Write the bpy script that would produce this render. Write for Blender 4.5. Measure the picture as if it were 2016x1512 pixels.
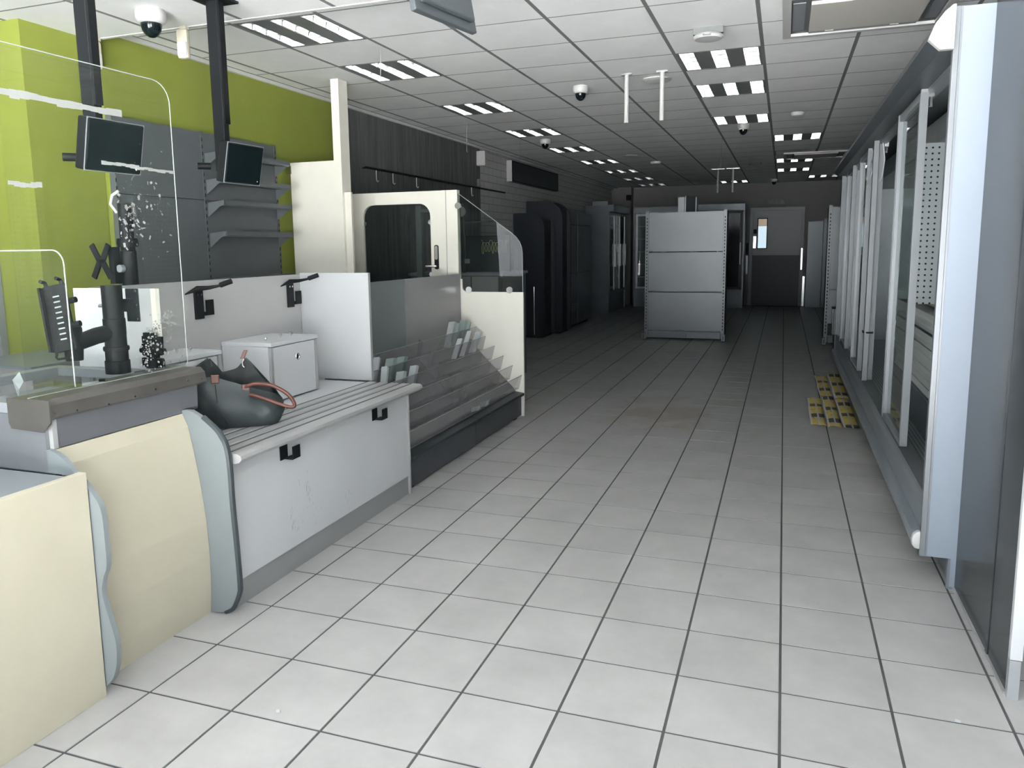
import bpy, bmesh, math, random
from mathutils import Vector, Matrix
random.seed(7)
for o in list(bpy.data.objects): bpy.data.objects.remove(o)
SC = bpy.context.scene
COL = SC.collection
R = math.radians

# ------------------------------------------------------------------ camera
cam_d = bpy.data.cameras.new('camera'); cam = bpy.data.objects.new('camera', cam_d); COL.objects.link(cam)
cam_d.sensor_width = 36.0; cam_d.lens = 1525.09 / 2016 * 36.0
cam_d.shift_x = (1008 - 991.1) / 2016; cam_d.shift_y = (704.9 - 756) / 2016
cam_d.clip_start = 0.05; cam_d.clip_end = 200
def cam_matrix(loc, pitch, yaw, roll):
    cy, sy, cp, sp = math.cos(yaw), math.sin(yaw), math.cos(pitch), math.sin(pitch)
    f = Vector((sy*cp, cy*cp, sp)); r = Vector((cy, -sy, 0)); d = f.cross(r)
    cr, sr = math.cos(roll), math.sin(roll)
    rr = cr*r + sr*d; dd = -sr*r + cr*d
    m = Matrix(((rr.x, -dd.x, -f.x, loc[0]), (rr.y, -dd.y, -f.y, loc[1]), (rr.z, -dd.z, -f.z, loc[2]), (0, 0, 0, 1)))
    return m
cam.matrix_world = cam_matrix((-0.0404, -2.2184, 1.4793), -0.1431, -0.3462, 0.0132)
SC.camera = cam

# ------------------------------------------------------------------ light: overcast sky through the open shop front
W = bpy.data.worlds.new('World'); SC.world = W; W.use_nodes = True
bg = W.node_tree.nodes['Background']; bg.inputs[0].default_value = (0.86, 0.97, 1.06, 1); bg.inputs[1].default_value = 0.125
pl = bpy.data.lights.new('shopfront_portal', 'AREA'); pl.shape = 'RECTANGLE'; pl.size = 4.6; pl.size_y = 2.75; pl.energy = 1
pl.cycles.is_portal = True
po = bpy.data.objects.new('shopfront_portal', pl); COL.objects.link(po)
po.location = (-.88, -3.0, 1.37); po.rotation_euler = (R(90), 0, 0)
sun = bpy.data.lights.new('sun', 'SUN'); sun.energy = 9.6; sun.angle = R(2); sun.color = (1, .985, .965)
so = bpy.data.objects.new('sun', sun); COL.objects.link(so); so.rotation_euler = Vector((.30, -.30, -1)).to_track_quat('-Z', 'Y').to_euler()
SC.view_settings.view_transform = 'Standard'; SC.view_settings.look = 'None'
SC.view_settings.gamma = 1.0; SC.view_settings.use_curve_mapping = False
SC.view_settings.exposure = 4.68

# ------------------------------------------------------------------ materials
MATS = {}
def _nt(name):
    m = bpy.data.materials.new(name); m.use_nodes = True
    MATS[name] = m
    return m, m.node_tree.nodes, m.node_tree.links, m.node_tree.nodes['Principled BSDF']
def M(name, col, rough=.5, metal=0., spec=.5, var=0., vs=6., bump=0., bs=120., stretch=(1, 1, 1), coat=0., world=False, emis=None):
    m, N, L, b = _nt(name)
    b.inputs['Base Color'].default_value = (*col, 1); b.inputs['Roughness'].default_value = rough
    b.inputs['Metallic'].default_value = metal; b.inputs['Specular IOR Level'].default_value = spec
    b.inputs['Coat Weight'].default_value = coat; b.inputs['Coat Roughness'].default_value = .08
    if emis: b.inputs['Emission Color'].default_value = (*emis[0], 1); b.inputs['Emission Strength'].default_value = emis[1]
    if var or bump:
        if world: src = N.new('ShaderNodeNewGeometry').outputs['Position']
        else: src = N.new('ShaderNodeTexCoord').outputs['Object']
        mp = N.new('ShaderNodeMapping'); mp.inputs['Scale'].default_value = stretch; L.new(src, mp.inputs['Vector'])
    if var:
        n = N.new('ShaderNodeTexNoise'); n.inputs['Scale'].default_value = vs; n.inputs['Detail'].default_value = 6; n.inputs['Roughness'].default_value = .6
        L.new(mp.outputs[0], n.inputs['Vector'])
        r = N.new('ShaderNodeMapRange'); r.inputs[1].default_value = .3; r.inputs[2].default_value = .7; r.inputs[3].default_value = 1-var; r.inputs[4].default_value = 1+var
        L.new(n.outputs['Fac'], r.inputs[0])
        mx = N.new('ShaderNodeMix'); mx.data_type = 'RGBA'; mx.blend_type = 'MULTIPLY'; mx.inputs[0].default_value = 1
        mx.inputs[6].default_value = (*col, 1); L.new(r.outputs[0], mx.inputs[7]); L.new(mx.outputs[2], b.inputs['Base Color'])
    if bump:
        n2 = N.new('ShaderNodeTexNoise'); n2.inputs['Scale'].default_value = bs; n2.inputs['Detail'].default_value = 4
        L.new(mp.outputs[0], n2.inputs['Vector'])
        bp = N.new('ShaderNodeBump'); bp.inputs['Strength'].default_value = bump; bp.inputs['Distance'].default_value = .004
        L.new(n2.outputs['Fac'], bp.inputs['Height']); L.new(bp.outputs[0], b.inputs['Normal'])
    return m
def glassy(name, tint, haze=0.0, ior=1.45, rough=.02, hazecol=(.6, .62, .62)):
    m, N, L, b = _nt(name); N.remove(b); out = N['Material Output']
    tr = N.new('ShaderNodeBsdfTransparent'); tr.inputs[0].default_value = (*tint, 1)
    gl = N.new('ShaderNodeBsdfGlossy'); gl.inputs['Roughness'].default_value = rough
    fr = N.new('ShaderNodeFresnel'); fr.inputs[0].default_value = ior
    ge = N.new('ShaderNodeNewGeometry'); ff = math_node(N, L, 'MULTIPLY', fr.outputs[0], math_node(N, L, 'SUBTRACT', 1.0, ge.outputs['Backfacing']))
    mx = N.new('ShaderNodeMixShader'); L.new(ff, mx.inputs[0]); L.new(tr.outputs[0], mx.inputs[1]); L.new(gl.outputs[0], mx.inputs[2])
    if haze:
        df = N.new('ShaderNodeBsdfDiffuse'); df.inputs[0].default_value = (*hazecol, 1)
        m2 = N.new('ShaderNodeMixShader'); m2.inputs[0].default_value = haze
        L.new(mx.outputs[0], m2.inputs[1]); L.new(df.outputs[0], m2.inputs[2]); mx = m2
    L.new(mx.outputs[0], out.inputs['Surface'])
    return m
def math_node(N, L, op, a, b=None):
    n = N.new('ShaderNodeMath'); n.operation = op
    for i, v in enumerate((a, b)):
        if v is None: continue
        if isinstance(v, (int, float)): n.inputs[i].default_value = v
        else: L.new(v, n.inputs[i])
    return n.outputs[0]

def floor_tile_mat():
    m, N, L, b = _nt('floor_tile')
    g = N.new('ShaderNodeNewGeometry'); oi = N.new('ShaderNodeObjectInfo')
    n = N.new('ShaderNodeTexNoise'); n.inputs['Scale'].default_value = 3.2; n.inputs['Detail'].default_value = 8; n.inputs['Roughness'].default_value = .65
    L.new(g.outputs['Position'], n.inputs['Vector'])
    cr = N.new('ShaderNodeValToRGB'); cr.color_ramp.elements[0].position = .3; cr.color_ramp.elements[1].position = .72
    cr.color_ramp.elements[0].color = (.335, .332, .325, 1); cr.color_ramp.elements[1].color = (.425, .422, .415, 1)
    L.new(n.outputs['Fac'], cr.inputs[0])
    rnd = math_node(N, L, 'MULTIPLY_ADD', oi.outputs['Random'], .07); rnd.node.inputs[2].default_value = .965
    mx = N.new('ShaderNodeMix'); mx.data_type = 'RGBA'; mx.blend_type = 'MULTIPLY'; mx.inputs[0].default_value = 1
    L.new(cr.outputs[0], mx.inputs[6]); L.new(rnd, mx.inputs[7])
    # dried brown spill in the middle of the aisle
    sp = N.new('ShaderNodeSeparateXYZ'); L.new(g.outputs['Position'], sp.inputs[0])
    dx = math_node(N, L, 'MULTIPLY', math_node(N, L, 'ADD', sp.outputs[0], 1.0), 1.25)
    dy = math_node(N, L, 'MULTIPLY', math_node(N, L, 'SUBTRACT', sp.outputs[1], 4.6), .75)
    dd = math_node(N, L, 'SQRT', math_node(N, L, 'ADD', math_node(N, L, 'MULTIPLY', dx, dx), math_node(N, L, 'MULTIPLY', dy, dy)))
    fall = N.new('ShaderNodeMapRange'); fall.inputs[1].default_value = .25; fall.inputs[2].default_value = 1.1; fall.inputs[3].default_value = .24; fall.inputs[4].default_value = -.12; L.new(dd, fall.inputs[0])
    n3 = N.new('ShaderNodeTexNoise'); n3.inputs['Scale'].default_value = 2.6; n3.inputs['Detail'].default_value = 7; n3.inputs['Distortion'].default_value = 1.2
    L.new(g.outputs['Position'], n3.inputs['Vector'])
    sm = N.new('ShaderNodeMapRange'); sm.inputs[1].default_value = .60; sm.inputs[2].default_value = .78; L.new(math_node(N, L, 'ADD', n3.outputs['Fac'], fall.outputs[0]), sm.inputs[0])
    ms = N.new('ShaderNodeMix'); ms.data_type = 'RGBA'; L.new(math_node(N, L, 'MULTIPLY', sm.outputs[0], .6), ms.inputs[0])
    L.new(mx.outputs[2], ms.inputs[6]); ms.inputs[7].default_value = (.30, .235, .18, 1)
    L.new(ms.outputs[2], b.inputs['Base Color'])
    # dull scuffs
    rr = N.new('ShaderNodeMapRange'); rr.inputs[3].default_value = .30; rr.inputs[4].default_value = .5; L.new(n.outputs['Fac'], rr.inputs[0]); L.new(rr.outputs[0], b.inputs['Roughness'])
    b.inputs['Specular IOR Level'].default_value = .35
    return m
floor_tile_mat()
def perforated(name, col, metal, rough, pitch, rad, axes=(1, 2)):
    m, N, L, b = _nt(name)
    g = N.new('ShaderNodeNewGeometry'); sp = N.new('ShaderNodeSeparateXYZ'); L.new(g.outputs['Position'], sp.inputs[0])
    c = []
    for k in axes:
        f = math_node(N, L, 'FRACT', math_node(N, L, 'MULTIPLY', sp.outputs[k], 1/pitch))
        f = math_node(N, L, 'SUBTRACT', f, .5); c.append(math_node(N, L, 'MULTIPLY', f, f))
    d = math_node(N, L, 'LESS_THAN', math_node(N, L, 'ADD', c[0], c[1]), rad*rad)
    mx = N.new('ShaderNodeMix'); mx.data_type = 'RGBA'; L.new(d, mx.inputs[0]); mx.inputs[6].default_value = (*col, 1); mx.inputs[7].default_value = (.03, .03, .03, 1)
    L.new(mx.outputs[2], b.inputs['Base Color']); b.inputs['Metallic'].default_value = metal; b.inputs['Roughness'].default_value = rough
    n = N.new('ShaderNodeTexNoise'); n.inputs['Scale'].default_value = 2.5; L.new(g.outputs['Position'], n.inputs['Vector'])
    bp = N.new('ShaderNodeBump'); bp.inputs['Strength'].default_value = .5; bp.inputs['Distance'].default_value = .05; L.new(n.outputs['Fac'], bp.inputs['Height']); L.new(bp.outputs[0], b.inputs['Normal'])
perforated('perforated_steel', (.78, .80, .82), .45, .3, .045, .2)
perforated('perforated_divider', (.62, .64, .66), .6, .28, .034, .17, (0, 2))
def brick_mat():
    m, N, L, b = _nt('painted_block')
    g = N.new('ShaderNodeNewGeometry'); sp = N.new('ShaderNodeSeparateXYZ'); L.new(g.outputs['Position'], sp.inputs[0])
    cb = N.new('ShaderNodeCombineXYZ'); L.new(sp.outputs[1], cb.inputs[0]); L.new(sp.outputs[2], cb.inputs[1])
    t = N.new('ShaderNodeTexBrick'); t.inputs['Scale'].default_value = 1; t.inputs['Mortar Size'].default_value = .006; t.inputs['Brick Width'].default_value = .36; t.inputs['Row Height'].default_value = .105
    t.inputs[1].default_value = (.56, .56, .55, 1); t.inputs[2].default_value = (.52, .52, .51, 1); t.inputs[3].default_value = (.33, .33, .33, 1)
    L.new(cb.outputs[0], t.inputs['Vector']); L.new(t.outputs['Color'], b.inputs['Base Color']); b.inputs['Roughness'].default_value = .7
    bp = N.new('ShaderNodeBump'); bp.inputs['Strength'].default_value = .6; bp.inputs['Distance'].default_value = .01; bp.invert = True; L.new(t.outputs['Fac'], bp.inputs['Height']); L.new(bp.outputs[0], b.inputs['Normal'])
brick_mat()
def wood_mat():
    m, N, L, b = _nt('dark_wood_laminate')
    g = N.new('ShaderNodeNewGeometry'); mp = N.new('ShaderNodeMapping'); mp.inputs['Scale'].default_value = (1, 9, .55); L.new(g.outputs['Position'], mp.inputs['Vector'])
    n = N.new('ShaderNodeTexNoise'); n.inputs['Scale'].default_value = 1.7; n.inputs['Detail'].default_value = 9; n.inputs['Roughness'].default_value = .7; L.new(mp.outputs[0], n.inputs['Vector'])
    cr = N.new('ShaderNodeValToRGB'); cr.color_ramp.elements[0].position = .35; cr.color_ramp.elements[1].position = .75
    cr.color_ramp.elements[0].color = (.06, .062, .065, 1); cr.color_ramp.elements[1].color = (.19, .19, .185, 1)
    L.new(n.outputs['Fac'], cr.inputs[0]); L.new(cr.outputs[0], b.inputs['Base Color']); b.inputs['Roughness'].default_value = .5
wood_mat()
def sheet_mat(name, seed):
    m, N, L, b = _nt(name)
    tc = N.new('ShaderNodeTexCoord'); sp = N.new('ShaderNodeSeparateXYZ'); L.new(tc.outputs['Generated'], sp.inputs[0])
    u, v = sp.outputs[0], sp.outputs[1]
    n = N.new('ShaderNodeTexNoise'); n.inputs['Scale'].default_value = 5; n.inputs['Detail'].default_value = 3; L.new(tc.outputs['Generated'], n.inputs['Vector'])
    vv = math_node(N, L, 'ADD', v, math_node(N, L, 'MULTIPLY', n.outputs['Fac'], .03))
    f = math_node(N, L, 'FRACT', math_node(N, L, 'ADD', math_node(N, L, 'MULTIPLY', vv, 2.7), seed*.37))
    band = math_node(N, L, 'MULTIPLY', math_node(N, L, 'GREATER_THAN', f, .12), math_node(N, L, 'LESS_THAN', f, .42))
    side = math_node(N, L, 'GREATER_THAN', math_node(N, L, 'ABSOLUTE', math_node(N, L, 'SUBTRACT', u, .55)), .055)
    inn = math_node(N, L, 'MULTIPLY', math_node(N, L, 'GREATER_THAN', u, .14), math_node(N, L, 'LESS_THAN', u, .95))
    dark = math_node(N, L, 'MULTIPLY', math_node(N, L, 'MULTIPLY', band, side), inn)
    # small black print marks in the yellow
    w = N.new('ShaderNodeTexNoise'); w.inputs['Scale'].default_value = 1; mpp = N.new('ShaderNodeMapping'); mpp.inputs['Scale'].default_value = (9, 30, 1); mpp.inputs['Location'].default_value = (seed*3.1, 0, 0)
    L.new(tc.outputs['Generated'], mpp.inputs['Vector']); L.new(mpp.outputs[0], w.inputs['Vector'])
    mk = math_node(N, L, 'MULTIPLY', math_node(N, L, 'GREATER_THAN', w.outputs['Fac'], .66), math_node(N, L, 'MULTIPLY', side, inn))
    m1 = N.new('ShaderNodeMix'); m1.data_type = 'RGBA'; L.new(math_node(N, L, 'MULTIPLY', side, inn), m1.inputs[0]); m1.inputs[6].default_value = (.62, .56, .55, 1); m1.inputs[7].default_value = (.74, .57, .13, 1)
    m2 = N.new('ShaderNodeMix'); m2.data_type = 'RGBA'; L.new(mk, m2.inputs[0]); L.new(m1.outputs[2], m2.inputs[6]); m2.inputs[7].default_value = (.05, .04, .03, 1)
    m3 = N.new('ShaderNodeMix'); m3.data_type = 'RGBA'; L.new(dark, m3.inputs[0]); L.new(m2.outputs[2], m3.inputs[6]); m3.inputs[7].default_value = (.02, .022, .035, 1)
    L.new(m3.outputs[2], b.inputs['Base Color']); b.inputs['Roughness'].default_value = .4
for i in range(5): sheet_mat('printed_sheet_%d' % i, i+1)
def grid_mat(name, base, line, pitch, axes, rough=.5, metal=0., w=.25):
    m, N, L, b = _nt(name)
    g = N.new('ShaderNodeNewGeometry'); sp = N.new('ShaderNodeSeparateXYZ'); L.new(g.outputs['Position'], sp.inputs[0])
    acc = None
    for k in axes:
        f = math_node(N, L, 'LESS_THAN', math_node(N, L, 'FRACT', math_node(N, L, 'MULTIPLY', sp.outputs[k], 1/pitch)), w)
        acc = f if acc is None else math_node(N, L, 'MAXIMUM', acc, f)
    mx = N.new('ShaderNodeMix'); mx.data_type = 'RGBA'; L.new(acc, mx.inputs[0]); mx.inputs[6].default_value = (*base, 1); mx.inputs[7].default_value = (*line, 1)
    L.new(mx.outputs[2], b.inputs['Base Color']); b.inputs['Roughness'].default_value = rough; b.inputs['Metallic'].default_value = metal
grid_mat('slatted_grey', (.42, .44, .46), (.30, .31, .33), .03, (2,))
grid_mat('mesh_deck', (.05, .055, .06), (.38, .4, .42), .02, (0, 1), .4, .5, .35)

M('grout', (.07, .07, .07), .9)
M('ceiling_tile', (.85, .86, .86), .85, var=.04, vs=3, bump=.25, bs=220)
M('ceiling_grid', (.20, .21, .21), .6)
M('wall_paint', (.21, .208, .205), .7, var=.03, vs=2)
M('ceiling_trim', (.62, .62, .60), .6)
M('green_paint', (.235, .275, .046), .55, var=.06, vs=2.2)
M('cream_laminate', (.48, .45, .35), .38, var=.035, vs=5)
M('cream_metal', (.80, .78, .70), .35, var=.02)
M('white_laminate', (.53, .545, .56), .3, var=.025, vs=3)
M('board_grey', (.40, .40, .395), .35, var=.02)
M('grey_laminate', (.36, .365, .36), .4, var=.03)
M('profile_grey', (.205, .228, .238), .45, var=.04, vs=3)
M('desk_grey', (.115, .12, .13), .42, var=.03)
M('desk_metal', (.20, .21, .225), .42, .35, var=.08, vs=4)
M('screen_white', (.44, .455, .465), .35, var=.02, vs=3)
M('door_frame', (.12, .13, .14), .4, .3)
M('rack_edge', (.30, .30, .30), .3)
M('kick_grey', (.27, .275, .275), .4)
M('edge_dark', (.035, .045, .05), .4)
M('steel', (.105, .10, .092), .4, .4, var=.12, vs=9)
M('bright_steel', (.72, .72, .71), .25, 1.)
M('galvanised', (.44, .46, .48), .38, .55, var=.08, vs=5)
M('chrome', (.8, .8, .8), .08, 1.)
M('aluminium', (.44, .445, .445), .36, .35)
M('rib_dark', (.10, .10, .10), .6)
M('black_plastic', (.009, .0105, .0115), .55, 0, .18, var=.1)
M('black_metal', (.009, .011, .0125), .55, 0, .2)
M('screen_glass', (.006, .011, .012), .12, 0, .35)
M('shelf_grey', (.105, .12, .125), .5, var=.05)
M('slot_black', (.01, .01, .01), .8)
M('light_grey_metal', (.27, .29, .31), .42, .2, var=.05, vs=2.5)
M('gondola_grey', (.20, .215, .23), .36, .25, var=.06, vs=2.5)
M('fridge_panel', (.27, .31, .365), .5, 0, .25, var=.02, vs=2)
M('fridge_alu', (.20, .215, .23), .35, .2)
M('fridge_grey', (.21, .24, .265), .32, .15, var=.03)
M('canopy_grey', (.06, .07, .078), .45)
M('fridge_dark', (.09, .10, .11), .45)
M('gloss_grey', (.042, .05, .056), .16, 0, .14, var=.03, vs=2)
M('white_plastic', (.52, .52, .51), .45)
M('warm_grey', (.56, .545, .50), .5)
M('ivory_plastic', (.50, .47, .37), .45)
M('reflector', (.96, .97, .98), .16, .85)
M('fixture_panel', (.16, .17, .17), .6)
M('navy_panel', (.022, .026, .034), .45)
M('dark_stainless', (.20, .22, .245), .34, .4, var=.08, vs=3)
M('door_grey', (.30, .315, .33), .4)
M('door_kick', (.03, .032, .035), .45)
M('far_window', (.7, .8, .85), .3, emis=((.62, .8, .9), .035))
M('far_window_warm', (.7, .55, .35), .3, emis=((.55, .45, .32), .016))
M('sign_dark', (.02, .05, .04), .4)
M('sign_symbol', (.15, .2, .18), .5)
M('gold_script', (.55, .48, .25), .4, .4)
M('bag_nylon', (.030, .040, .042), .5, var=.12, vs=14, bump=.3, bs=35)
M('bag_lining', (.012, .016, .017), .7)
M('tan_leather', (.10, .032, .02), .45, var=.15, vs=20)
M('paper_white', (.50, .54, .55), .6)
M('paper_green', (.30, .38, .37), .6)
M('tape_white', (.30, .31, .295), .8)
M('pavement', (.45, .455, .46), .85, var=.08, vs=1.5)
M('render_wall', (.42, .40, .38), .8, var=.05)
M('rubber', (.02, .02, .02), .7)
M('wire_white', (.6, .6, .6), .5)
M('dark_counter', (.05, .055, .06), .35)
M('baseboard_dark', (.05, .055, .065), .35)
glassy('acrylic', (.97, .98, .97), .005)
glassy('acrylic_rack', (.91, .91, .92), .09, hazecol=(.55, .54, .54))
M('rack_slope', (.15, .145, .15), .35)
M('rack_back', (.17, .195, .20), .4)
M('acrylic_edge', (.36, .40, .375), .25)
glassy('window_glass', (.80, .84, .83), .004)
glassy('fridge_glass', (.80, .86, .85), .03)
glassy('reflection_haze', (.8, .8, .8), .30, hazecol=(.40, .42, .44))  # pale haze for the reflection painted on the partition glass
glassy('smoke_dome', (.10, .11, .12), .25, hazecol=(.02, .02, .02))

# ------------------------------------------------------------------ geometry helpers
class B:
    def __init__(s): s.v = []; s.f = []
    def add(s, vs, fs):
        k = len(s.v); s.v += [tuple(v) for v in vs]; s.f += [tuple(i+k for i in f) for f in fs]; return s
    def box(s, x0, x1, y0, y1, z0, z1):
        return s.add([(x0, y0, z0), (x1, y0, z0), (x1, y1, z0), (x0, y1, z0), (x0, y0, z1), (x1, y0, z1), (x1, y1, z1), (x0, y1, z1)],
                     [(3, 2, 1, 0), (4, 5, 6, 7), (0, 1, 5, 4), (1, 2, 6, 5), (2, 3, 7, 6), (3, 0, 4, 7)])
    def obox(s, c, ax, ay, az, hx, hy, hz):
        c = Vector(c); ax, ay, az = Vector(ax).normalized(), Vector(ay).normalized(), Vector(az).normalized()
        vs = [c + ax*hx*i + ay*hy*j + az*hz*k for k in (-1, 1) for i, j in ((-1, -1), (1, -1), (1, 1), (-1, 1))]
        return s.add(vs, [(3, 2, 1, 0), (4, 5, 6, 7), (0, 1, 5, 4), (1, 2, 6, 5), (2, 3, 7, 6), (3, 0, 4, 7)])
    def prism(s, poly, axis, a0, a1):
        def P(p, a):
            return (a, p[0], p[1]) if axis == 'x' else (p[0], a, p[1]) if axis == 'y' else (p[0], p[1], a)
        n = len(poly); vs = [P(p, a0) for p in poly] + [P(p, a1) for p in poly]
        fs = [tuple(range(n-1, -1, -1)), tuple(range(n, 2*n))] + [(i, (i+1) % n, n+(i+1) % n, n+i) for i in range(n)]
        return s.add(vs, fs)
    def ring_prism(s, outer, inner, axis, a0, a1):
        # frame between two polygons with the same number of points
        def P(p, a):
            return (a, p[0], p[1]) if axis == 'x' else (p[0], a, p[1]) if axis == 'y' else (p[0], p[1], a)
        n = len(outer); vs = [P(p, a0) for p in outer] + [P(p, a0) for p in inner] + [P(p, a1) for p in outer] + [P(p, a1) for p in inner]
        fs = []
        for i in range(n):
            j = (i+1) % n
            fs += [(i, n+i, n+j, j), (2*n+i, 2*n+j, 3*n+j, 3*n+i), (i, j, 2*n+j, 2*n+i), (n+i, 3*n+i, 3*n+j, n+j)]
        return s.add(vs, fs)
    def tube(s, path, r, n=10, cap=True):
        path = [Vector(p) for p in path]; rs = r if isinstance(r, (list, tuple)) else [r]*len(path)
        k0 = len(s.v); up = None
        for i, p in enumerate(path):
            t = (path[min(i+1, len(path)-1)] - path[max(i-1, 0)]).normalized()
            if up is None:
                up = Vector((0, 0, 1)) if abs(t.z) < .9 else Vector((1, 0, 0))
            a = t.cross(up).normalized(); bb = a.cross(t).normalized(); up = bb
            for q in range(n):
                an = 2*math.pi*q/n; s.v.append(tuple(p + rs[i]*(math.cos(an)*a + math.sin(an)*bb)))
        for i in range(len(path)-1):
            for q in range(n):
                s.f.append((k0+i*n+q, k0+i*n+(q+1) % n, k0+(i+1)*n+(q+1) % n, k0+(i+1)*n+q))
        if cap:
            s.f.append(tuple(k0+q for q in range(n-1, -1, -1))); s.f.append(tuple(k0+(len(path)-1)*n+q for q in range(n)))
        return s
    def cyl(s, p0, p1, r, n=16, r1=None): return s.tube([p0, p1], [r, r if r1 is None else r1], n)
    def lathe(s, prof, c, n=24):
        k0 = len(s.v)
        for r, z in prof:
            for q in range(n):
                a = 2*math.pi*q/n; s.v.append((c[0]+r*math.cos(a), c[1]+r*math.sin(a), c[2]+z))
        for i in range(len(prof)-1):
            for q in range(n): s.f.append((k0+i*n+q, k0+i*n+(q+1) % n, k0+(i+1)*n+(q+1) % n, k0+(i+1)*n+q))
        s.f.append(tuple(k0+q for q in range(n-1, -1, -1))); s.f.append(tuple(k0+(len(prof)-1)*n+q for q in range(n)))
        return s
    def quad(s, a, b, c, d): return s.add([a, b, c, d], [(0, 1, 2, 3)])
ORG = {}
def _link(name, b, mat, org, bevel, smooth):
    me = bpy.data.meshes.new(name)
    me.from_pydata([(v[0]-org[0], v[1]-org[1], v[2]-org[2]) for v in b.v], [], b.f); me.update()
    bm = bmesh.new(); bm.from_mesh(me); bmesh.ops.recalc_face_normals(bm, faces=bm.faces)
    if bevel: bmesh.ops.bevel(bm, geom=[e for e in bm.edges if len(e.link_faces) == 2 and e.calc_face_angle(0) > .6], offset=bevel, segments=2, profile=.5, affect='EDGES', clamp_overlap=True)
    bm.to_mesh(me); bm.free()
    if smooth:
        me.shade_smooth()
        try: me.set_sharp_from_angle(angle=R(38))
        except Exception: pass
    me.materials.append(MATS[mat])
    o = bpy.data.objects.new(name, me); COL.objects.link(o)
    return o
def thing(name, label, cat, loc=(0, 0, 0), group=None):
    o = bpy.data.objects.new(name, None); COL.objects.link(o); o.location = loc; o.empty_display_size = .1
    o['label'] = label; o['category'] = cat
    if group: o['group'] = group
    ORG[o.name] = tuple(loc); return o
def part(name, b, mat, parent, bevel=0, smooth=False, label=None, kind=None):
    org = ORG[parent.name]
    o = _link(name, b, mat, org, bevel, smooth); o.parent = parent; ORG[o.name] = org
    if label: o['label'] = label
    if kind: o['kind'] = kind
    return o
def solo(name, b, mat, label, cat, group=None, bevel=0, smooth=False):
    zs = min(v[2] for v in b.v); xs = [v[0] for v in b.v]; ys = [v[1] for v in b.v]
    org = ((min(xs)+max(xs))/2, (min(ys)+max(ys))/2, zs)
    o = _link(name, b, mat, org, bevel, smooth); o.location = org; o['label'] = label; o['category'] = cat
    if group: o['group'] = group
    ORG[o.name] = org; return o
def struct(name, b, mat, parent=None, bevel=0):
    o = _link(name, b, mat, (0, 0, 0), bevel, False)
    if parent: o.parent = parent
    else: o['kind'] = 'structure'
    ORG[o.name] = (0, 0, 0); return o
def dup(root, loc, label=None, group=None):
    r = root.copy(); COL.objects.link(r); r.location = loc; ORG[r.name] = tuple(loc)
    if label: r['label'] = label
    if group: r['group'] = group
    for ch in list(root.children):
        c = ch.copy(); COL.objects.link(c); c.parent = r
        for g in list(ch.children):
            d = g.copy(); COL.objects.link(d); d.parent = c
    return r
def smoothpath(pts, n=6):
    out = []; m = len(pts)
    for i in range(m-1):
        p0, p1, p2, p3 = pts[max(i-1, 0)], pts[i], pts[i+1], pts[min(i+2, m-1)]
        for k in range(n):
            s_ = k/n; out.append(.5*((2*p1)+(p2-p0)*s_+(2*p0-5*p1+4*p2-p3)*s_*s_+(3*p1-p0-3*p2+p3)*s_**3))
    return out+[pts[-1]]
def rrect(x0, x1, z0, z1, rad, n=6, corners=(1, 1, 1, 1)):
    # counter-clockwise from lower-left; corners = (ll, lr, ur, ul)
    out = []
    for (cx, cz, a0), on in zip(((x0+rad, z0+rad, 180), (x1-rad, z0+rad, 270), (x1-rad, z1-rad, 0), (x0+rad, z1-rad, 90)), corners):
        if on:
            for i in range(n+1):
                a = R(a0+90*i/n); out.append((cx+rad*math.cos(a), cz+rad*math.sin(a)))
        else:
            px = x0 if a0 in (180, 90) else x1; pz = z0 if a0 in (180, 270) else z1
            out += [(px, pz)]*(n+1)
    return out

# ------------------------------------------------------------------ the room
ZC, ZN = 2.88, 2.80           # ceiling height of the shop, and of the lower strip by the shop front
XL, XR, YB, YF = -4.13, 1.65, 17.3, -3.0
YS = 1.71                     # where the lower ceiling strip ends
T = 0.335
floor = struct('floor', B().box(-5.3, XR+.1, YF, YB+.1, -.12, -.0024), 'grout')
tile = B(); g = .0044; tile.add([(g, g, -.0024), (T-g, g, -.0024), (T-g, T-g, -.0024), (g, T-g, -.0024), (g+.0004, g+.0004, 0), (T-g-.0004, g+.0004, 0), (T-g-.0004, T-g-.0004, 0), (g+.0004, T-g-.0004, 0)],
                            [(4, 5, 6, 7), (0, 1, 5, 4), (1, 2, 6, 5), (2, 3, 7, 6), (3, 0, 4, 7)])
tme = bpy.data.meshes.new('floor_tile'); tme.from_pydata(tile.v, [], tile.f); tme.update(); tme.materials.append(MATS['floor_tile'])
cells = []
for i in range(-16, 5):
    for j in range(-9, 52):
        x, y = i*T, j*T
        if y+T > YB+.05 or x < -5.25 or x+T > XR+.1: continue
        cells.append((x, y))
def vis(x, y):
    xc, yc = x+T/2, y+T/2
    if yc < -1.45: return False
    if xc < -2.2 and yc < 4.2: return False
    if xc > .75 and yc > .4: return False
    if xc < -1.2-.42*(yc+2.2): return False
    return True
near = sorted([c for c in cells if vis(*c)], key=lambda c: (c[0]+.04)**2+(c[1]+2.2)**2)[:300]
ns = set(near)
for (x, y) in near:
    o = bpy.data.objects.new('floor_tile', tme); COL.objects.link(o); o.location = (x, y, 0); o.parent = floor
rest = B()
for c in cells:
    if c not in ns: rest.add([(v[0]+c[0], v[1]+c[1], v[2]) for v in tile.v], tile.f)
ro = _link('floor_tiles_far', rest, 'floor_tile', (0, 0, 0), 0, False); ro.parent = floor; ro['kind'] = 'stuff'

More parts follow.
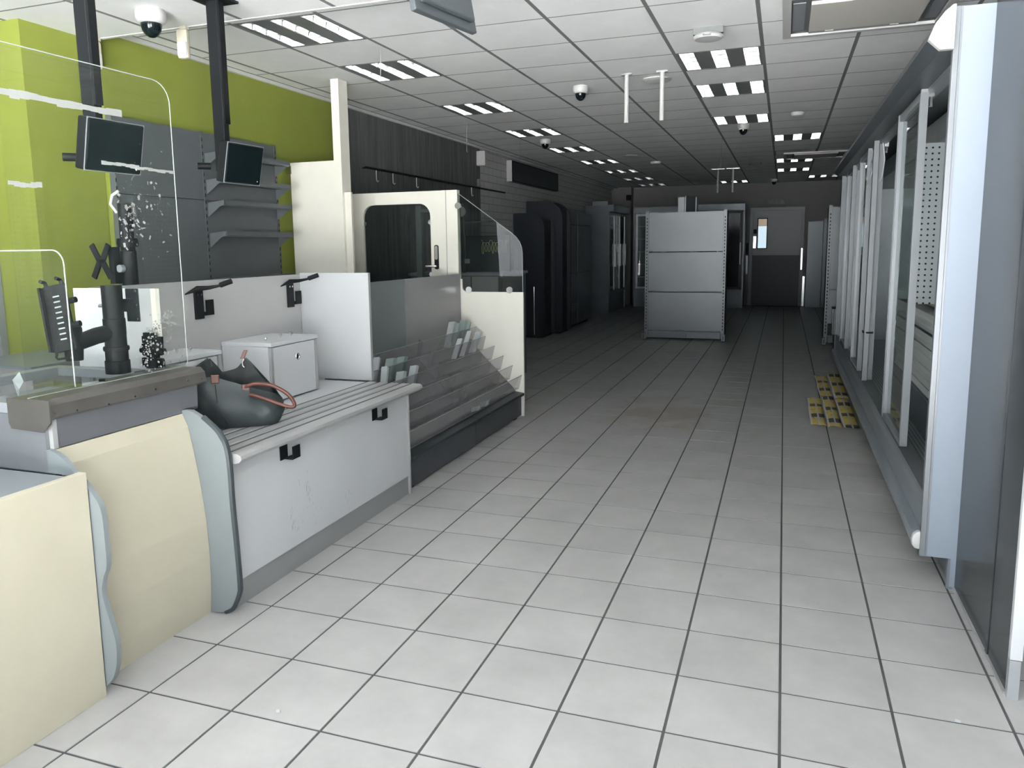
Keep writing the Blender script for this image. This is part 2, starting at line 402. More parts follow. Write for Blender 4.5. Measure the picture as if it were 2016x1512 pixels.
# ceiling: grid backing + tiles
GP = .62; GX = [-3.957 + GP*i for i in range(10)]; GY = [1.996 + GP*k for k in range(25)]
lightsL = [0, 2, 5, 8, 11, 14, 17, 20, 23]; colL = 1
light_cells = {(1, k) for k in lightsL} | {(5, k) for k in (3, 5, 8)} | {(6, k) for k in (11, 14, 16, 19)} | {(4, 23), (7, 22)}
ac_rects = [(-.10, .86, 2.70, 3.64), (-.10, .86, 10.99, 11.93)]
ceiling = struct('ceiling', B().box(-4.3, XR+.1, YS, YB+.1, ZC+.09, ZC+.16), 'ceiling_grid')
def tile_mesh(w, d):
    gx, gy, h = .0115, .0055, .014
    b = B(); b.add([(gx, gy, .006), (w-gx, gy, .006), (w-gx, d-gy, .006), (gx, d-gy, .006), (gx, gy, -h+.006), (w-gx, gy, -h+.006), (w-gx, d-gy, -h+.006), (gx, d-gy, -h+.006)],
                   [(7, 6, 5, 4), (0, 4, 5, 1), (1, 5, 6, 2), (2, 6, 7, 3), (3, 7, 4, 0)])
    me = bpy.data.meshes.new('ceiling_tile'); me.from_pydata(b.v, [], b.f); me.update(); me.materials.append(MATS['ceiling_tile']); return me
full_t = tile_mesh(GP, GP); edge_l = tile_mesh(GX[0]-XL-.03, GP); row0 = tile_mesh(GP, GY[0]-YS-.005); row0l = tile_mesh(GX[0]-XL-.03, GY[0]-YS-.005)
def put_tile(me, x, y, z=ZC):
    o = bpy.data.objects.new('ceiling_tile', me); COL.objects.link(o); o.location = (x, y, z); o.parent = ceiling
for k, y in enumerate(GY):
    if y+GP > YB: continue
    put_tile(edge_l, XL+.03, y)
    for i, x in enumerate(GX):
        if x+GP > XR+.1: continue
        if (i, k) in light_cells: continue
        if any(x+GP > a+.05 and x < b2-.05 and y+GP > c+.05 and y < d-.05 for a, b2, c, d in ac_rects): continue
        put_tile(full_t, x, y)
rowb = tile_mesh(GP, YB-GY[-1]-.002); put_tile(tile_mesh(GX[0]-XL-.03, YB-GY[-1]-.002), XL+.03, GY[-1])
for x in GX[:-1]: put_tile(rowb, x, GY[-1])
put_tile(row0l, XL+.03, YS+.005)
for x in GX[:-1]: put_tile(row0, x, YS+.005)
for x in [XL+.03]+GX:
    if x < XR: struct('grid_tee', B().box(x-.0125, x+.0125, YS+.005, YB, ZC-.0092, ZC+.02), 'ceiling_grid', ceiling)
for y in GY:
    struct('grid_tee', B().box(XL+.005, XR, y-.0062, y+.0062, ZC-.0087, ZC+.018), 'ceiling_grid', ceiling)
bk = B()  # filler tiles round the two air-conditioning cassettes
for a, b2, c, d in ac_rects:
    y0 = max(v for v in GY if v <= c+.05); y1 = min(v for v in GY if v >= d-.05); x0 = max(v for v in GX if v <= a+.05); x1 = min(v for v in GX if v >= b2-.05)
    for r4 in ((x0+.01, x1-.01, y0+.005, c), (x0+.01, x1-.01, d, y1-.005), (x0+.01, a, c, d), (b2, x1-.01, c, d)):
        if r4[1]-r4[0] > .01 and r4[3]-r4[2] > .01: bk.box(r4[0], r4[1], r4[2], r4[3], ZC-.008, ZC+.006)
struct('cut_ceiling_tiles', bk, 'ceiling_tile', ceiling)
# lower ceiling strip above the entrance with its own tiles
cn = struct('ceiling_1', B().box(-5.3, XR+.1, YF, YS-.004, ZN+.006, ZN+.2), 'ceiling_grid')
rme = tile_mesh(GP, GP)
for i in range(-2, 9):
    for k in range(8):
        y = YS-.02-GP*(k+1)
        if y < YF-.6: continue
        o = bpy.data.objects.new('ceiling_tile', rme); COL.objects.link(o); o.location = (-3.957+.31+GP*i, y, ZN); o.parent = cn
for i in range(-2, 10):
    xg = -3.957+.31+GP*i; struct('grid_tee', B().box(xg-.0125, xg+.0125, YF, YS-.024, ZN-.0092, ZN+.006), 'ceiling_grid', cn)
for k in range(7):
    struct('grid_tee', B().box(-5.3, XR, YS-.02-GP*(k+1)-.0062, YS-.02-GP*(k+1)+.0062, ZN-.0087, ZN+.006), 'ceiling_grid', cn)
struct('trim_1', B().box(-4.14, XR, YS-.022, YS+.004, ZN-.012, ZC-.012), 'ceiling_trim')
struct('trim_2', B().box(XL, XL+.028, YS+.005, YB, ZC-.035, ZC-.006), 'ceiling_trim')
# walls
wl = struct('wall_left', B().box(XL-.15, XL, 1.72, 4.60, 0, ZC+.1), 'green_paint')
struct('wall_left_step', B().prism([(-5.3, 1.2), (-4.165, 1.2), (-4.165, 1.715), (-5.3, 1.715)], 'z', 0, ZN-.008), 'green_paint')['kind'] = 'structure'
struct('wall_left_front', B().box(-5.45, -5.3, YF, 1.72, 0, ZN), 'wall_paint')
wd = struct('wall_left_rear', B().box(XL-.15, XL-.022, 4.60, YB+.1, 0, ZC+.1), 'painted_block')
for i, (a, b2) in enumerate(((4.602, 5.44), (5.443, 7.238), (7.243, 8.245))):
    struct('wall_panel', B().box(XL-.022, XL, a, b2, .09, ZC-.004), 'dark_wood_laminate', wd)
struct('wall_right', B().box(XR, XR+.15, YF, YB+.1, 0, ZC+.1), 'wall_paint')
struct('wall_back', B().box(-4.3, XR+.15, YB, YB+.15, 0, ZC+.1), 'wall_paint')
struct('trim_3', B().box(-3.93, -3.60, YB-.3, YB, 0, ZC-.004), 'wall_paint')      # pier at the back left corner
struct('baseboard_left', B().box(XL-.022, XL-.006, 8.25, YB, 0, .09), 'baseboard_dark')
struct('baseboard_back', B().box(.5, XR, YB-.014, YB, 0, .09), 'baseboard_dark')
# shop front behind the viewer: low header and slim posts, open
struct('wall_front', B().box(-5.45, XR+.15, YF-.12, YF, 2.74, 3.1).box(-5.45, -3.2, YF-.12, YF, 0, 2.74).box(1.42, XR+.15, YF-.12, YF, 0, 2.74).box(-1.3, -1.22, YF-.1, YF-.02, 0, 2.74), 'aluminium')
struct('pavement', B().box(-30, 30, -40, YF-.12, -.14, -.02), 'pavement')

# ------------------------------------------------------------------ ceiling lights
def make_light(loc, label, group):
    x, y, z = loc; t = thing('ceiling_light', label, 'ceiling light', loc, group)
    w = GP; ch = .105; e = .018; zb = z-.006
    fr = B().box(x+.012, x+w-.012, y+.006, y+e, zb-.004, z+.006).box(x+.012, x+w-.012, y+w-e, y+w-.006, zb-.004, z+.006).box(x+.012, x+e+.006, y+e, y+w-e, zb-.004, z+.006).box(x+w-e-.006, x+w-.012, y+e, y+w-e, zb-.004, z+.006)
    part('frame', fr, 'fixture_panel', t)
    xs = [x+.03, x+w/2-ch/2, x+w-.03-ch]
    for a, c in ((xs[0]+ch, xs[1]), (xs[1]+ch, xs[2])):
        part('panel', B().box(a, c, y+e, y+w-e, zb-.002, z+.006), 'fixture_panel', t)
    for a in xs:
        y0, y1, h = y+e, y+w-e, .055
        # parabolic trough above the ceiling line
        rf = B()
        prof = [(a, zb), (a+.008, zb+.03), (a+.025, zb+.052), (a+ch-.025, zb+.052), (a+ch-.008, zb+.03), (a+ch, zb)]
        for i in range(5):
            p, q = prof[i], prof[i+1]
            rf.quad((p[0], y0, p[1]), (q[0], y0, q[1]), (q[0], y1, q[1]), (p[0], y1, p[1]))
        rf.add([(p[0], y1-.0055*(p[1]-zb)/.05, p[1]) for p in prof], [tuple(range(6))]); rf.add([(p[0], y0, p[1]) for p in prof], [tuple(range(6))])
        r = part('reflector', rf, 'reflector', t)
        lv = B()
        for k in range(1, 4):
            yy = y0+(y1-y0)*k/4
            lv.add([(a+.006, yy, zb+.004), (a+ch-.006, yy, zb+.004), (a+ch-.02, yy-.0055, zb+.048), (a+.02, yy-.0055, zb+.048), (a+.02, yy+.006, zb+.048), (a+ch-.02, yy+.006, zb+.048)],
                   [(0, 1, 2, 3), (1, 0, 4, 5), (0, 3, 4), (1, 5, 2), (3, 2, 5, 4)])
        part('louvre', lv, 'reflector', r, kind='stuff')
    return t
wordsL = ['nearest of the left row, beside the black monitor poles', 'second of the left row, above the cream post', 'third of the left row, over the dark wood wall', 'fourth of the left row', 'fifth of the left row', 'sixth of the left row', 'seventh of the left row', 'eighth of the left row', 'ninth and farthest of the left row']
L0 = make_light((GX[1], GY[0], ZC), 'recessed ceiling light, '+wordsL[0], 'recessed ceiling lights')
for w_, k in list(zip(wordsL, lightsL))[1:]: dup(L0, (GX[1], GY[k], ZC), 'recessed ceiling light with three strips, '+w_)
for (i, k), w_ in {(5, 3): 'nearest of the middle-right row, just beyond the oval detector', (5, 5): 'second of the middle-right row', (5, 8): 'third of the middle-right row, before a dome camera',
                   (6, 11): 'nearest of the row above the right-hand chillers', (6, 14): 'second of the row above the right-hand chillers', (6, 16): 'third of the row above the right-hand chillers', (6, 19): 'fourth of the row above the right-hand chillers',
                   (4, 23): 'small and far away above the back chillers', (7, 22): 'farthest at right, near the back door'}.items():
    dup(L0, (GX[i], GY[k], ZC), 'recessed ceiling light, '+w_)

# ------------------------------------------------------------------ air-conditioning cassettes
def cassette(a, b2, c, d, label):
    t = thing('air_conditioner', label, 'air conditioner', ((a+b2)/2, (c+d)/2, ZC-.03), 'ceiling air conditioners')
    z0, z1 = ZC-.03, ZC+.005
    s = .16
    part('housing', B().ring_prism([(a, c), (b2, c), (b2, d), (a, d)], [(a+.05, c+.05), (b2-.05, c+.05), (b2-.05, d-.05), (a+.05, d-.05)], 'z', z0, z1), 'white_plastic', t)
    part('duct', B().box(a+.05, b2-.05, c+.05, d-.05, ZC-.012, ZC-.002), 'fixture_panel', t)
    for q in ((a+s, b2-s, c+.06, c+.13), (a+s, b2-s, d-.13, d-.06), (a+.06, a+.13, c+s, d-s), (b2-.13, b2-.06, c+s, d-s)):
        part('louvre', B().box(q[0], q[1], q[2], q[3], ZC-.022, ZC-.017), 'light_grey_metal', t)
    gr = part('grille', B().box(a+s, b2-s, c+s, d-s, z0-.006, ZC-.014), 'warm_grey', t, bevel=.004)
    for xx in (a+s+.1, b2-s-.16): part('latch', B().box(xx, xx+.05, d-s+.002, d-s+.012, z0-.008, ZC-.016), 'white_plastic', gr)
cassette(*ac_rects[0], 'large cream ceiling air conditioner cassette above the near right chiller')
cassette(*ac_rects[1], 'distant ceiling air conditioner cassette partly behind the chiller canopy')

# ------------------------------------------------------------------ small things on the ceiling
def dome(x, y, z, s, label, group='dome cameras'):
    t = thing('dome_camera', label, 'camera', (x, y, z), group)
    part('base', B().lathe([(.070*s, 0), (.076*s, -.012*s), (.076*s, -.045*s), (.068*s, -.062*s), (.056*s, -.070*s)], (x, y, z), 28), 'white_plastic', t, smooth=True)
    part('dome', B().lathe([(.053*s, -.070*s), (.052*s, -.085*s), (.046*s, -.106*s), (.033*s, -.125*s), (.016*s, -.136*s), (.001, -.139*s)], (x, y, z), 28), 'screen_glass', t, smooth=True)
dome(-3.37, 1.36, ZN-.008, 1.05, 'large white dome camera with black eye near the green wall')
dome(-1.785, 4.72, ZC-.008, .9, 'white dome camera with black eye left of the two hanging rods')
dome(-.543, 7.64, ZC-.008, .9, 'dome camera just beyond the third middle-right light')
dome(-3.06, 7.89, ZC-.008, .9, 'dome camera between lights of the left row near the dark board')
dome(-.30, 16.2, ZC-.008, .9, 'tiny dome camera above the back door')
def pir(x, y, label, ang):
    t = thing('motion_sensor', label, 'motion sensor', (x, y, ZN-.02), 'ivory motion sensors')
    part('bracket', B().box(x-.022, x+.022, y-.03, y, ZN-.03, ZN-.012), 'ivory_plastic', t)
    ca, sa = math.cos(ang), math.sin(ang)
    ax, ay = (ca, sa, 0), (-sa, ca, .0)
    c = Vector((x, y-.03, ZN-.115))
    b = B(); n = 20; pr_ = [(-.036, -.09), (.036, -.09), (.04, .03), (.036, .085), (-.036, .085), (-.04, .03)]
    part('body', B().obox(c, ax, ay, (0, 0, 1), .036, .022, .085), 'ivory_plastic', t, bevel=.018, smooth=True)
    part('lens', B().obox(c+Vector(ay)*(-.019)+Vector((0, 0, -.03)), ax, ay, (0, 0, 1), .030, .012, .042), 'white_plastic', t, bevel=.012, smooth=True)
pir(-3.42, YS-.022, 'ivory motion sensor with white lens at the ceiling step, beside the right pole', R(15))
pir(-4.10, YS-.022, 'ivory motion sensor high in the corner behind the left pole', R(75))
t = thing('ceiling_detector', 'white oval detector on a grey bracket below the ceiling', 'detector', (-.555, 3.22, ZC-.09))
part('bracket', B().box(-.65, -.46, 3.2, 3.24, ZC-.05, ZC-.008), 'fixture_panel', t)
part('body', B().lathe([(.02, -.05), (.085, -.055), (.098, -.068), (.085, -.083), (.02, -.088)], (-.555, 3.22, ZC), 30), 'white_plastic', t, smooth=True)
part('lens', B().box(-.58, -.53, 3.125, 3.135, ZC-.078, ZC-.066), 'ceiling_grid', t)
for x, w_ in ((-1.31, 'left'), (-1.02, 'right')):
    t = thing('hanging_rod', 'white tube hanging from a ceiling clip, %s one of the near pair' % w_, 'hanger', (x, 4.38, ZC-.42), 'hanging white rods')
    part('rod', B().cyl((x, 4.38, ZC-.40), (x, 4.38, ZC-.02), .018, 12), 'white_plastic', t, smooth=True)
    part('clip', B().box(x-.045, x+.045, 4.365, 4.395, ZC-.02, ZC-.008), 'bright_steel', t)
for x, w_ in ((-1.262, 'left'), (-.99, 'right')):
    t = thing('hanging_rod', 'thin pale tube, %s one of the far pair near the back wall' % w_, 'hanger', (x, 13.2, ZC-.46), 'hanging white rods')
    part('rod', B().cyl((x, 13.2, ZC-.45), (x, 13.2, ZC-.02), .016, 10), 'white_plastic', t, smooth=True)
    part('clip', B().box(x-.12, x+.12, 13.19, 13.21, ZC-.02, ZC-.008), 'bright_steel', t)
def disc(name, x, y, r, label, cat, mat='white_plastic', h=.02):
    t = thing(name, label, cat, (x, y, ZC-.008-h), 'round ceiling devices')
    part('rim', B().lathe([(r, 0), (r, -h*.4), (r*.86, -h)], (x, y, ZC-.008), 28), mat, t, smooth=True)
    part('centre', B().lathe([(r*.8, -h*1.01), (r*.5, -h*1.3), (.004, -h*1.4)], (x, y, ZC-.008), 28), mat if r < .1 else 'ceiling_trim', t, smooth=True)
disc('ceiling_speaker', -1.11, 4.69, .125, 'round flush ceiling speaker between the two near hanging rods', 'speaker')
disc('smoke_detector', .043, 7.03, .07, 'small round smoke detector right of the third middle light', 'smoke detector', h=.035)
disc('ceiling_speaker', -2.38, 10.26, .13, 'distant round ceiling speaker beside the left light row', 'speaker')
disc('smoke_detector', -2.15, 11.4, .09, 'distant round smoke detector beside the left light row', 'smoke detector', h=.035)
disc('smoke_detector', -.57, 12.42, .12, 'dark flat disc on the ceiling before the far rods', 'smoke detector', 'fixture_panel', h=.03)
for (x, y, l, w_) in ((-2.76, 2.85, .24, 'beside the second light of the left row'), (-3.384, 5.95, .35, 'just past the third light of the left row'), (-3.37, 7.75, .3, 'beside the fourth light of the left row'), (-.86, 8.6, .4, 'right of the ceiling middle, beyond the third light')):
    solo('ceiling_wire', B().tube([(x, y, ZC-.008), (x+.004, y, ZC-.06), (x-.003, y, ZC-l), (x+.008, y, ZC-l-.015)], .0022, 6), 'galvanised', 'thin wire hook hanging '+w_, 'wire', 'ceiling wires')
# hanging display seen from behind
t = thing('ceiling_monitor', 'grey back of a flat monitor hanging from the ceiling at top', 'monitor', (-1.40, .89, 2.39))
def basis(yaw, tilt):
    n = Vector((math.cos(yaw)*math.cos(tilt), math.sin(yaw)*math.cos(tilt), math.sin(tilt)))
    u = Vector((-math.sin(yaw), math.cos(yaw), 0)); w = n.cross(u)
    return n, u, (w if w.z > 0 else -w)
mu = Vector((.212, .977, 0)).normalized(); mn = Vector((-.96, .208, -.2)); mn = (mn-mu*mn.dot(mu)).normalized(); mw = mu.cross(mn)
if mw.z < 0: mw = -mw
mc = Vector((-1.395, .887, 2.40))+mw*.14
def mbox(b, c, du, dw, dn, hu, hw, hn): return b.obox(c+mu*du+mw*dw+mn*dn, mu, mw, mn, hu, hw, hn)
part('casing', mbox(B(), mc, 0, 0, 0, .215, .14, .014), 'canopy_grey', t, bevel=.006)
part('back_cover', mbox(B(), mc, .0, .0, -.026, .18, .105, .012), 'canopy_grey', t, bevel=.008)
part('connector_panel', mbox(B(), mc, .05, .035, -.039, .07, .016, .002), 'black_plastic', t)
for k in range(4): part('socket', mbox(B(), mc, .0+.03*k, .035, -.042, .010, .007, .002), 'bright_steel', t)
part('screen', mbox(B(), mc, 0, 0, .015, .2, .125, .002), 'screen_glass', t)
part('mount', B().tube([mc-mn*.03+mw*.05, mc-mn*.09+mw*.10, Vector((mc.x+.12, mc.y-.02, ZN-.009))], .016, 12), 'black_metal', t, smooth=True)

# ------------------------------------------------------------------ monitors on black poles
def pole_monitor(px, py, zb, mcen, yaw, tilt, label, sw=.165, sh=.14):
    t = thing('pole_monitor', label, 'monitor', (px, py, zb), 'black pole monitors')
    top = ZN-.008
    part('pole', B().box(px-.036, px+.036, py-.022, py+.022, zb, top-.012), 'black_metal', t, bevel=.006)
    part('slot_rail', B().box(px+.0362, px+.046, py-.02, py+.02, zb+.25, top-.02), 'black_plastic', t)
    part('ceiling_plate', B().box(px-.09, px+.09, py-.09, py+.09, top-.012, top-.001), 'black_metal', t)
    n, u, w = basis(yaw, tilt); c = Vector(mcen)
    cs = part('casing', B().obox(c-n*.03, u, w, n, sw, sh, .03), 'black_plastic', t, bevel=.008)
    part('screen', B().obox(c+n*.001, u, w, n, sw-.008, sh-.008, .002), 'screen_glass', cs)
    part('bezel_line', B().obox(c-n*.004, u, w, n, sw+.001, sh+.001, .0015), 'galvanised', cs)
    part('power_light', B().obox(c+n*.0035+u*(sw-.03)-w*(sh-.022), u, w, n, .003, .003, .001), 'white_plastic', cs)
    part('bracket', B().tube([Vector((px, py, zb+.04)), c-n*.08, c-n*.06], .022, 12), 'black_metal', t, smooth=True)
    part('clamp_knob', B().cyl((px-.06, py-.03, zb+.03), (px-.11, py-.075, zb+.03), .018, 12), 'black_plastic', t, smooth=True)
pole_monitor(-2.90, .47, 1.86, (-2.725, .41, 1.917), R(-3), R(-12), 'black monitor on the left of two ceiling poles, seen through clear acrylic', .142, .107)
pole_monitor(-2.92, 1.33, 1.90, (-2.81, 1.365, 1.937), R(-3), R(-12), 'black monitor on the right of two ceiling poles, before grey shelving', .14, .106)

# ------------------------------------------------------------------ grey shelving on the green wall
t = thing('wall_shelving', 'dark grey slotted wall shelving with angled shelves on the green wall', 'shelving', (-4.08, 2.55, 0))
xw = -4.085
for (a, b2) in ((1.735, 2.53), (2.545, 3.40)):
    for (z0, z1) in ((.03, .62), (.625, 1.22), (1.225, 1.845), (1.85, 2.335)):
        part('back_panel', B().box(XL+.002, xw, a, b2, z0, z1), 'shelf_grey', t)
for y in (1.72, 2.5375, 3.415):
    u = part('upright', B().box(XL+.002, xw+.004, y-.012 if y > 2 else y, y+.012, 0, 2.34), 'shelf_grey', t)
    sl = B()
    for k in range(44): sl.box(xw+.004, xw+.0055, y-.005, y+.003, .12+.05*k, .145+.05*k)
    part('slots', sl, 'slot_black', u, kind='stuff')
for z in (2.17, 1.98, 1.815, 1.59, 1.25, .95):
    sh = part('shelf', B().prism([(xw+.002, z), (xw+.14, z-.012), (xw+.15, z+.0), (xw+.15, z+.03), (xw+.14, z+.03), (xw+.135, z+.006), (xw+.002, z+.018)], 'y', 2.57, 3.40), 'shelf_grey', t)
    for y in (2.56, 3.405):
        part('shelf_bracket', B().prism([(xw+.003, z+.015), (xw+.15, z+.03), (xw+.15, z-.003), (xw+.11, z-.016), (xw+.003, z-.09)], 'y', y-.0035, y+.0035), 'shelf_grey', sh)
# shelving against the left front wall (only its upright shows)
t = thing('wall_shelving', 'pale slotted shelf upright and panel at the left frame edge', 'shelving', (-4.62, 1.12, 0))
part('back_panel', B().box(-5.2, -4.56, 1.165, 1.195, 0, 1.45), 'light_grey_metal', t)
u = part('upright', B().box(-4.56, -4.50, 1.15, 1.195, 0, 2.1), 'light_grey_metal', t)
sl = B()
for k in range(40): sl.box(-4.54, -4.522, 1.1485, 1.15, .1+.05*k, .128+.05*k)
part('slots', sl, 'slot_black', u, kind='stuff')

# ------------------------------------------------------------------ cash desk (left foreground)
t = thing('cash_desk', 'cream and grey supermarket cash desk with steel edged top', 'counter', (-2.5, -.2, 0))
part('front_panel', B().box(-2.16, -2.13, -2.2, -.40, .0, .776), 'cream_laminate', t, bevel=.0015, label='cream front panel, nearest section')
part('ledge', B().box(-2.9, -2.165, -2.2, -.40, .735, .755), 'profile_grey', t)
part('desk_body', B().box(-2.9, -2.17, -2.2, -.40, 0, .735), 'fridge_grey', t)
nearp = [(-2.175, 0), (-2.135, .03), (-2.100, .068), (-2.079, .127), (-2.075, .20), (-2.095, .278), (-2.108, .325), (-2.116, .373), (-2.104, .42), (-2.085, .465), (-2.083, .552), (-2.089, .655), (-2.126, .711), (-2.175, .758), (-2.235, .813), (-2.288, .835), (-2.302, .835), (-2.302, .780), (-2.19, .772), (-2.19, 0)]
def spl(pts, n=4):
    v = smoothpath([Vector((p[0], p[1], 0)) for p in pts], n); return [(q.x, q.y) for q in v]
lowp = [(-2.19, 0)] + spl(nearp[0:14]) + [(-2.19, .770)]
part('profile_panel', B().prism(lowp, 'y', -.395, -.375), 'profile_grey', t, label='grey wavy profile panel with a chipped edge', smooth=True)
part('profile_head', B().prism([(-2.302, .757), (-2.191, .757), (-2.178, .757), (-2.205, .786), (-2.235, .813), (-2.262, .827), (-2.288, .835), (-2.302, .835)], 'y', -.394, -.375), 'profile_grey', t)
# concave cream panel between the two profile panels
cp = B(); prof = [(-2.215, 0), (-2.205, .10), (-2.20, .25), (-2.205, .40), (-2.222, .55), (-2.243, .68), (-2.262, .78), (-2.288, .832)]
prof2 = [(p[0]-.012, p[1]) for p in prof]
part('front_panel', B().prism(prof+prof2[::-1], 'y', -.374, .208), 'cream_laminate', t, label='cream panel curving back under the top')
farp = [(-2.9, 0), (-2.26, 0), (-2.222, 0), (-2.148, .009), (-2.112, .03), (-2.094, .057), (-2.075, .10), (-2.070, .137), (-2.074, .288), (-2.081, .457), (-2.083, .625), (-2.093, .707), (-2.112, .745), (-2.137, .776), (-2.196, .82), (-2.249, .846), (-2.9, .846)]
part('profile_panel', B().prism([farp[0], farp[1]]+spl(farp[2:-1])+[farp[-1]], 'y', .21, .232), 'profile_grey', t, smooth=True, label='grey rounded profile panel beside the packing bench')
edge = smoothpath([Vector((p[0], .221, p[1])) for p in farp[3:15]], 4)
part('edge_band', B().tube(edge, .0125, 8), 'edge_dark', t, smooth=True, label='dark rubber edge band')
# upper body
part('upper_panel', B().prism([(-2.31, .835), (-2.29, .835), (-2.285, .955), (-2.305, .955)], 'y', -.36, .30), 'desk_grey', t)
part('end_panel', B().box(-2.95, -2.303, -.392, -.362, .757, .948), 'desk_metal', t, label='scuffed grey metal end of the desk')
part('corner_strip', B().box(-2.312, -2.286, -.378, -.360, .836, .955), 'aluminium', t)
part('desk_core', B().box(-2.9, -2.312, -.36, .205, .30, .90), 'fridge_grey', t)
for q in ((-2.96, -2.82), (-2.44, -2.30)):
    pass
st = B().prism([(-2.455, .985), (-2.455, 1.0), (-2.287, 1.004), (-2.268, .985), (-2.262, .945), (-2.282, .935), (-2.287, .962), (-2.30, .98)], 'y', -.395, .33)
e = part('steel_edge', st, 'steel', t, label='worn stainless steel edging')
sc = B()
for yy in (-.385, -.3, -.17, -.05, .05, .22, .3): sc.cyl((-2.263, yy, .957+.01*math.sin(yy*9)), (-2.259, yy, .957+.01*math.sin(yy*9)), .0035, 8)
part('screws', sc, 'chrome', e)
part('steel_corner', B().prism([(-2.45, 1.003), (-2.262, 1.003), (-2.262, .93), (-2.30, .895), (-2.44, .90), (-2.45, .92)], 'y', -.402, -.396), 'steel', t, label='folded steel corner plate')
part('top_rim', B().box(-3.05, -2.455, -.395, -.32, .95, .985).box(-3.05, -2.985, -.32, .31, .95, .985).box(-2.985, -2.56, .25, .31, .95, .985), 'light_grey_metal', t)
part('tray', B().box(-2.985, -2.50, -.32, .27, .901, .91), 'light_grey_metal', t, label='recessed grey tray')
part('tray_wall', B().box(-2.50, -2.457, -.32, .33, .901, .984), 'light_grey_metal', t)

solo('paper_scrap', B().add([(-2.86, -.06, .988), (-2.83, -.05, 1.02), (-2.80, -.06, .985), (-2.815, -.07, .955), (-2.84, -.065, .95), (-2.845, -.055, .911), (-2.84, -.055, .911)], [(0, 1, 3), (1, 2, 3), (0, 3, 4), (3, 5, 6), (4, 3, 5)]), 'paper_white', 'crumpled white paper scrap standing in the desk tray', 'paper scrap')
# acrylic screens
t = thing('acrylic_screen', 'tall clear acrylic screen with tape residue on the cash desk', 'screen', (-2.36, 0, 1.004))
poly = [(-.395, 1.006), (.326, 1.006)] + [(.338, 1.018)] + [(.340, 2.06)] + [(.34-.08+.08*math.cos(R(a)), 2.055+.08*math.sin(R(a))) for a in (15, 30, 45, 60, 75, 90)] + [(-.395, 2.132)]
part('sheet', B().prism(poly, 'x', -2.363, -2.358), 'acrylic', t)
edg = [Vector((-2.3605, p[0], p[1])) for p in poly[:-1]] + [Vector((-2.3605, -.395, 2.132))]
part('polished_edge', B().tube(edg, .0019, 6), 'acrylic_edge', t)
def tape(pts, th):
    b = B()
    for i in range(len(pts)-1):
        (y0, z0), (y1, z1) = pts[i], pts[i+1]
        h0, h1 = th*(.6+.6*random.random()), th*(.6+.6*random.random())
        b.box(-2.3575, -2.3568, min(y0, y1), max(y0, y1)+.001, min(z0, z1)-h0, max(z0, z1)+h1*.4)
    return b
def line(y0, z0, y1, z1, n): return [(y0+(y1-y0)*i/n, z0+(z1-z0)*i/n+random.uniform(-.004, .004)) for i in range(n+1)]
part('tape_residue', tape(line(-.39, 1.985, .09, 1.985, 14), .016), 'tape_white', t, kind='stuff')
part('tape_residue', tape(line(-.02, 1.80, .33, 1.79, 16), .007), 'tape_white', t, kind='stuff')
part('tape_residue', tape(line(-.39, 1.70, -.27, 1.70, 6), .012), 'tape_white', t, kind='stuff')
fl = B()
def flakes(n, yc, zc, sy, sz, smax):
    for _ in range(n):
        y = random.gauss(yc, sy); z = random.gauss(zc, sz)
        if not (-.38 < y < .333 and 1.01 < z < 2.1): continue
        s = smax*random.random()**2+.0012; a = random.uniform(0, 3.1); ca, sa = math.cos(a)*s, math.sin(a)*s
        q = random.uniform(.25, .8)
        fl.quad((-2.3574, y-ca+sa*q, z-sa-ca*q), (-2.3574, y+ca+sa*q, z+sa-ca*q), (-2.3574, y+ca-sa*q, z+sa+ca*q), (-2.3574, y-ca-sa*q, z-sa+ca*q))
flakes(110, .10, 1.60, .03, .06, .008); flakes(60, .22, 1.65, .06, .1, .005)
for k in range(170):   # glue remains of a removed label: arc and bottom corner
    a = R(random.uniform(85, 190)); r = .155+random.gauss(0, .02)
    y, z = .27+r*math.cos(a), 1.06+r*math.sin(a)*.95
    s = .0045*random.random()**1.5+.001; fl.quad((-2.3574, y-s, z-s*.6), (-2.3574, y+s, z-s), (-2.3574, y+s*.7, z+s), (-2.3574, y-s, z+s*.5))
flakes(60, .22, 1.06, .06, .045, .006)
part('glue_flakes', fl, 'tape_white', t, kind='stuff')
t = thing('acrylic_screen', 'smaller clear acrylic screen with rounded corner, left of the tall one', 'screen', (-2.7, -.19, 1.004))
poly = rrect(-3.0, -2.385, 1.0075, 1.487, .05, 6, (0, 0, 1, 0)); pp = []
for p in poly:
    if not pp or (abs(p[0]-pp[-1][0])+abs(p[1]-pp[-1][1])) > 1e-5: pp.append(p)
part('sheet', B().prism(pp, 'y', -.193, -.187), 'acrylic', t)
part('polished_edge', B().tube([Vector((p[0], -.19, p[1])) for p in pp[1:]], .0026, 6), 'acrylic_edge', t)
part('foot', B().box(-2.58, -2.37, -.21, -.11, 1.0045, 1.0075), 'acrylic', t)

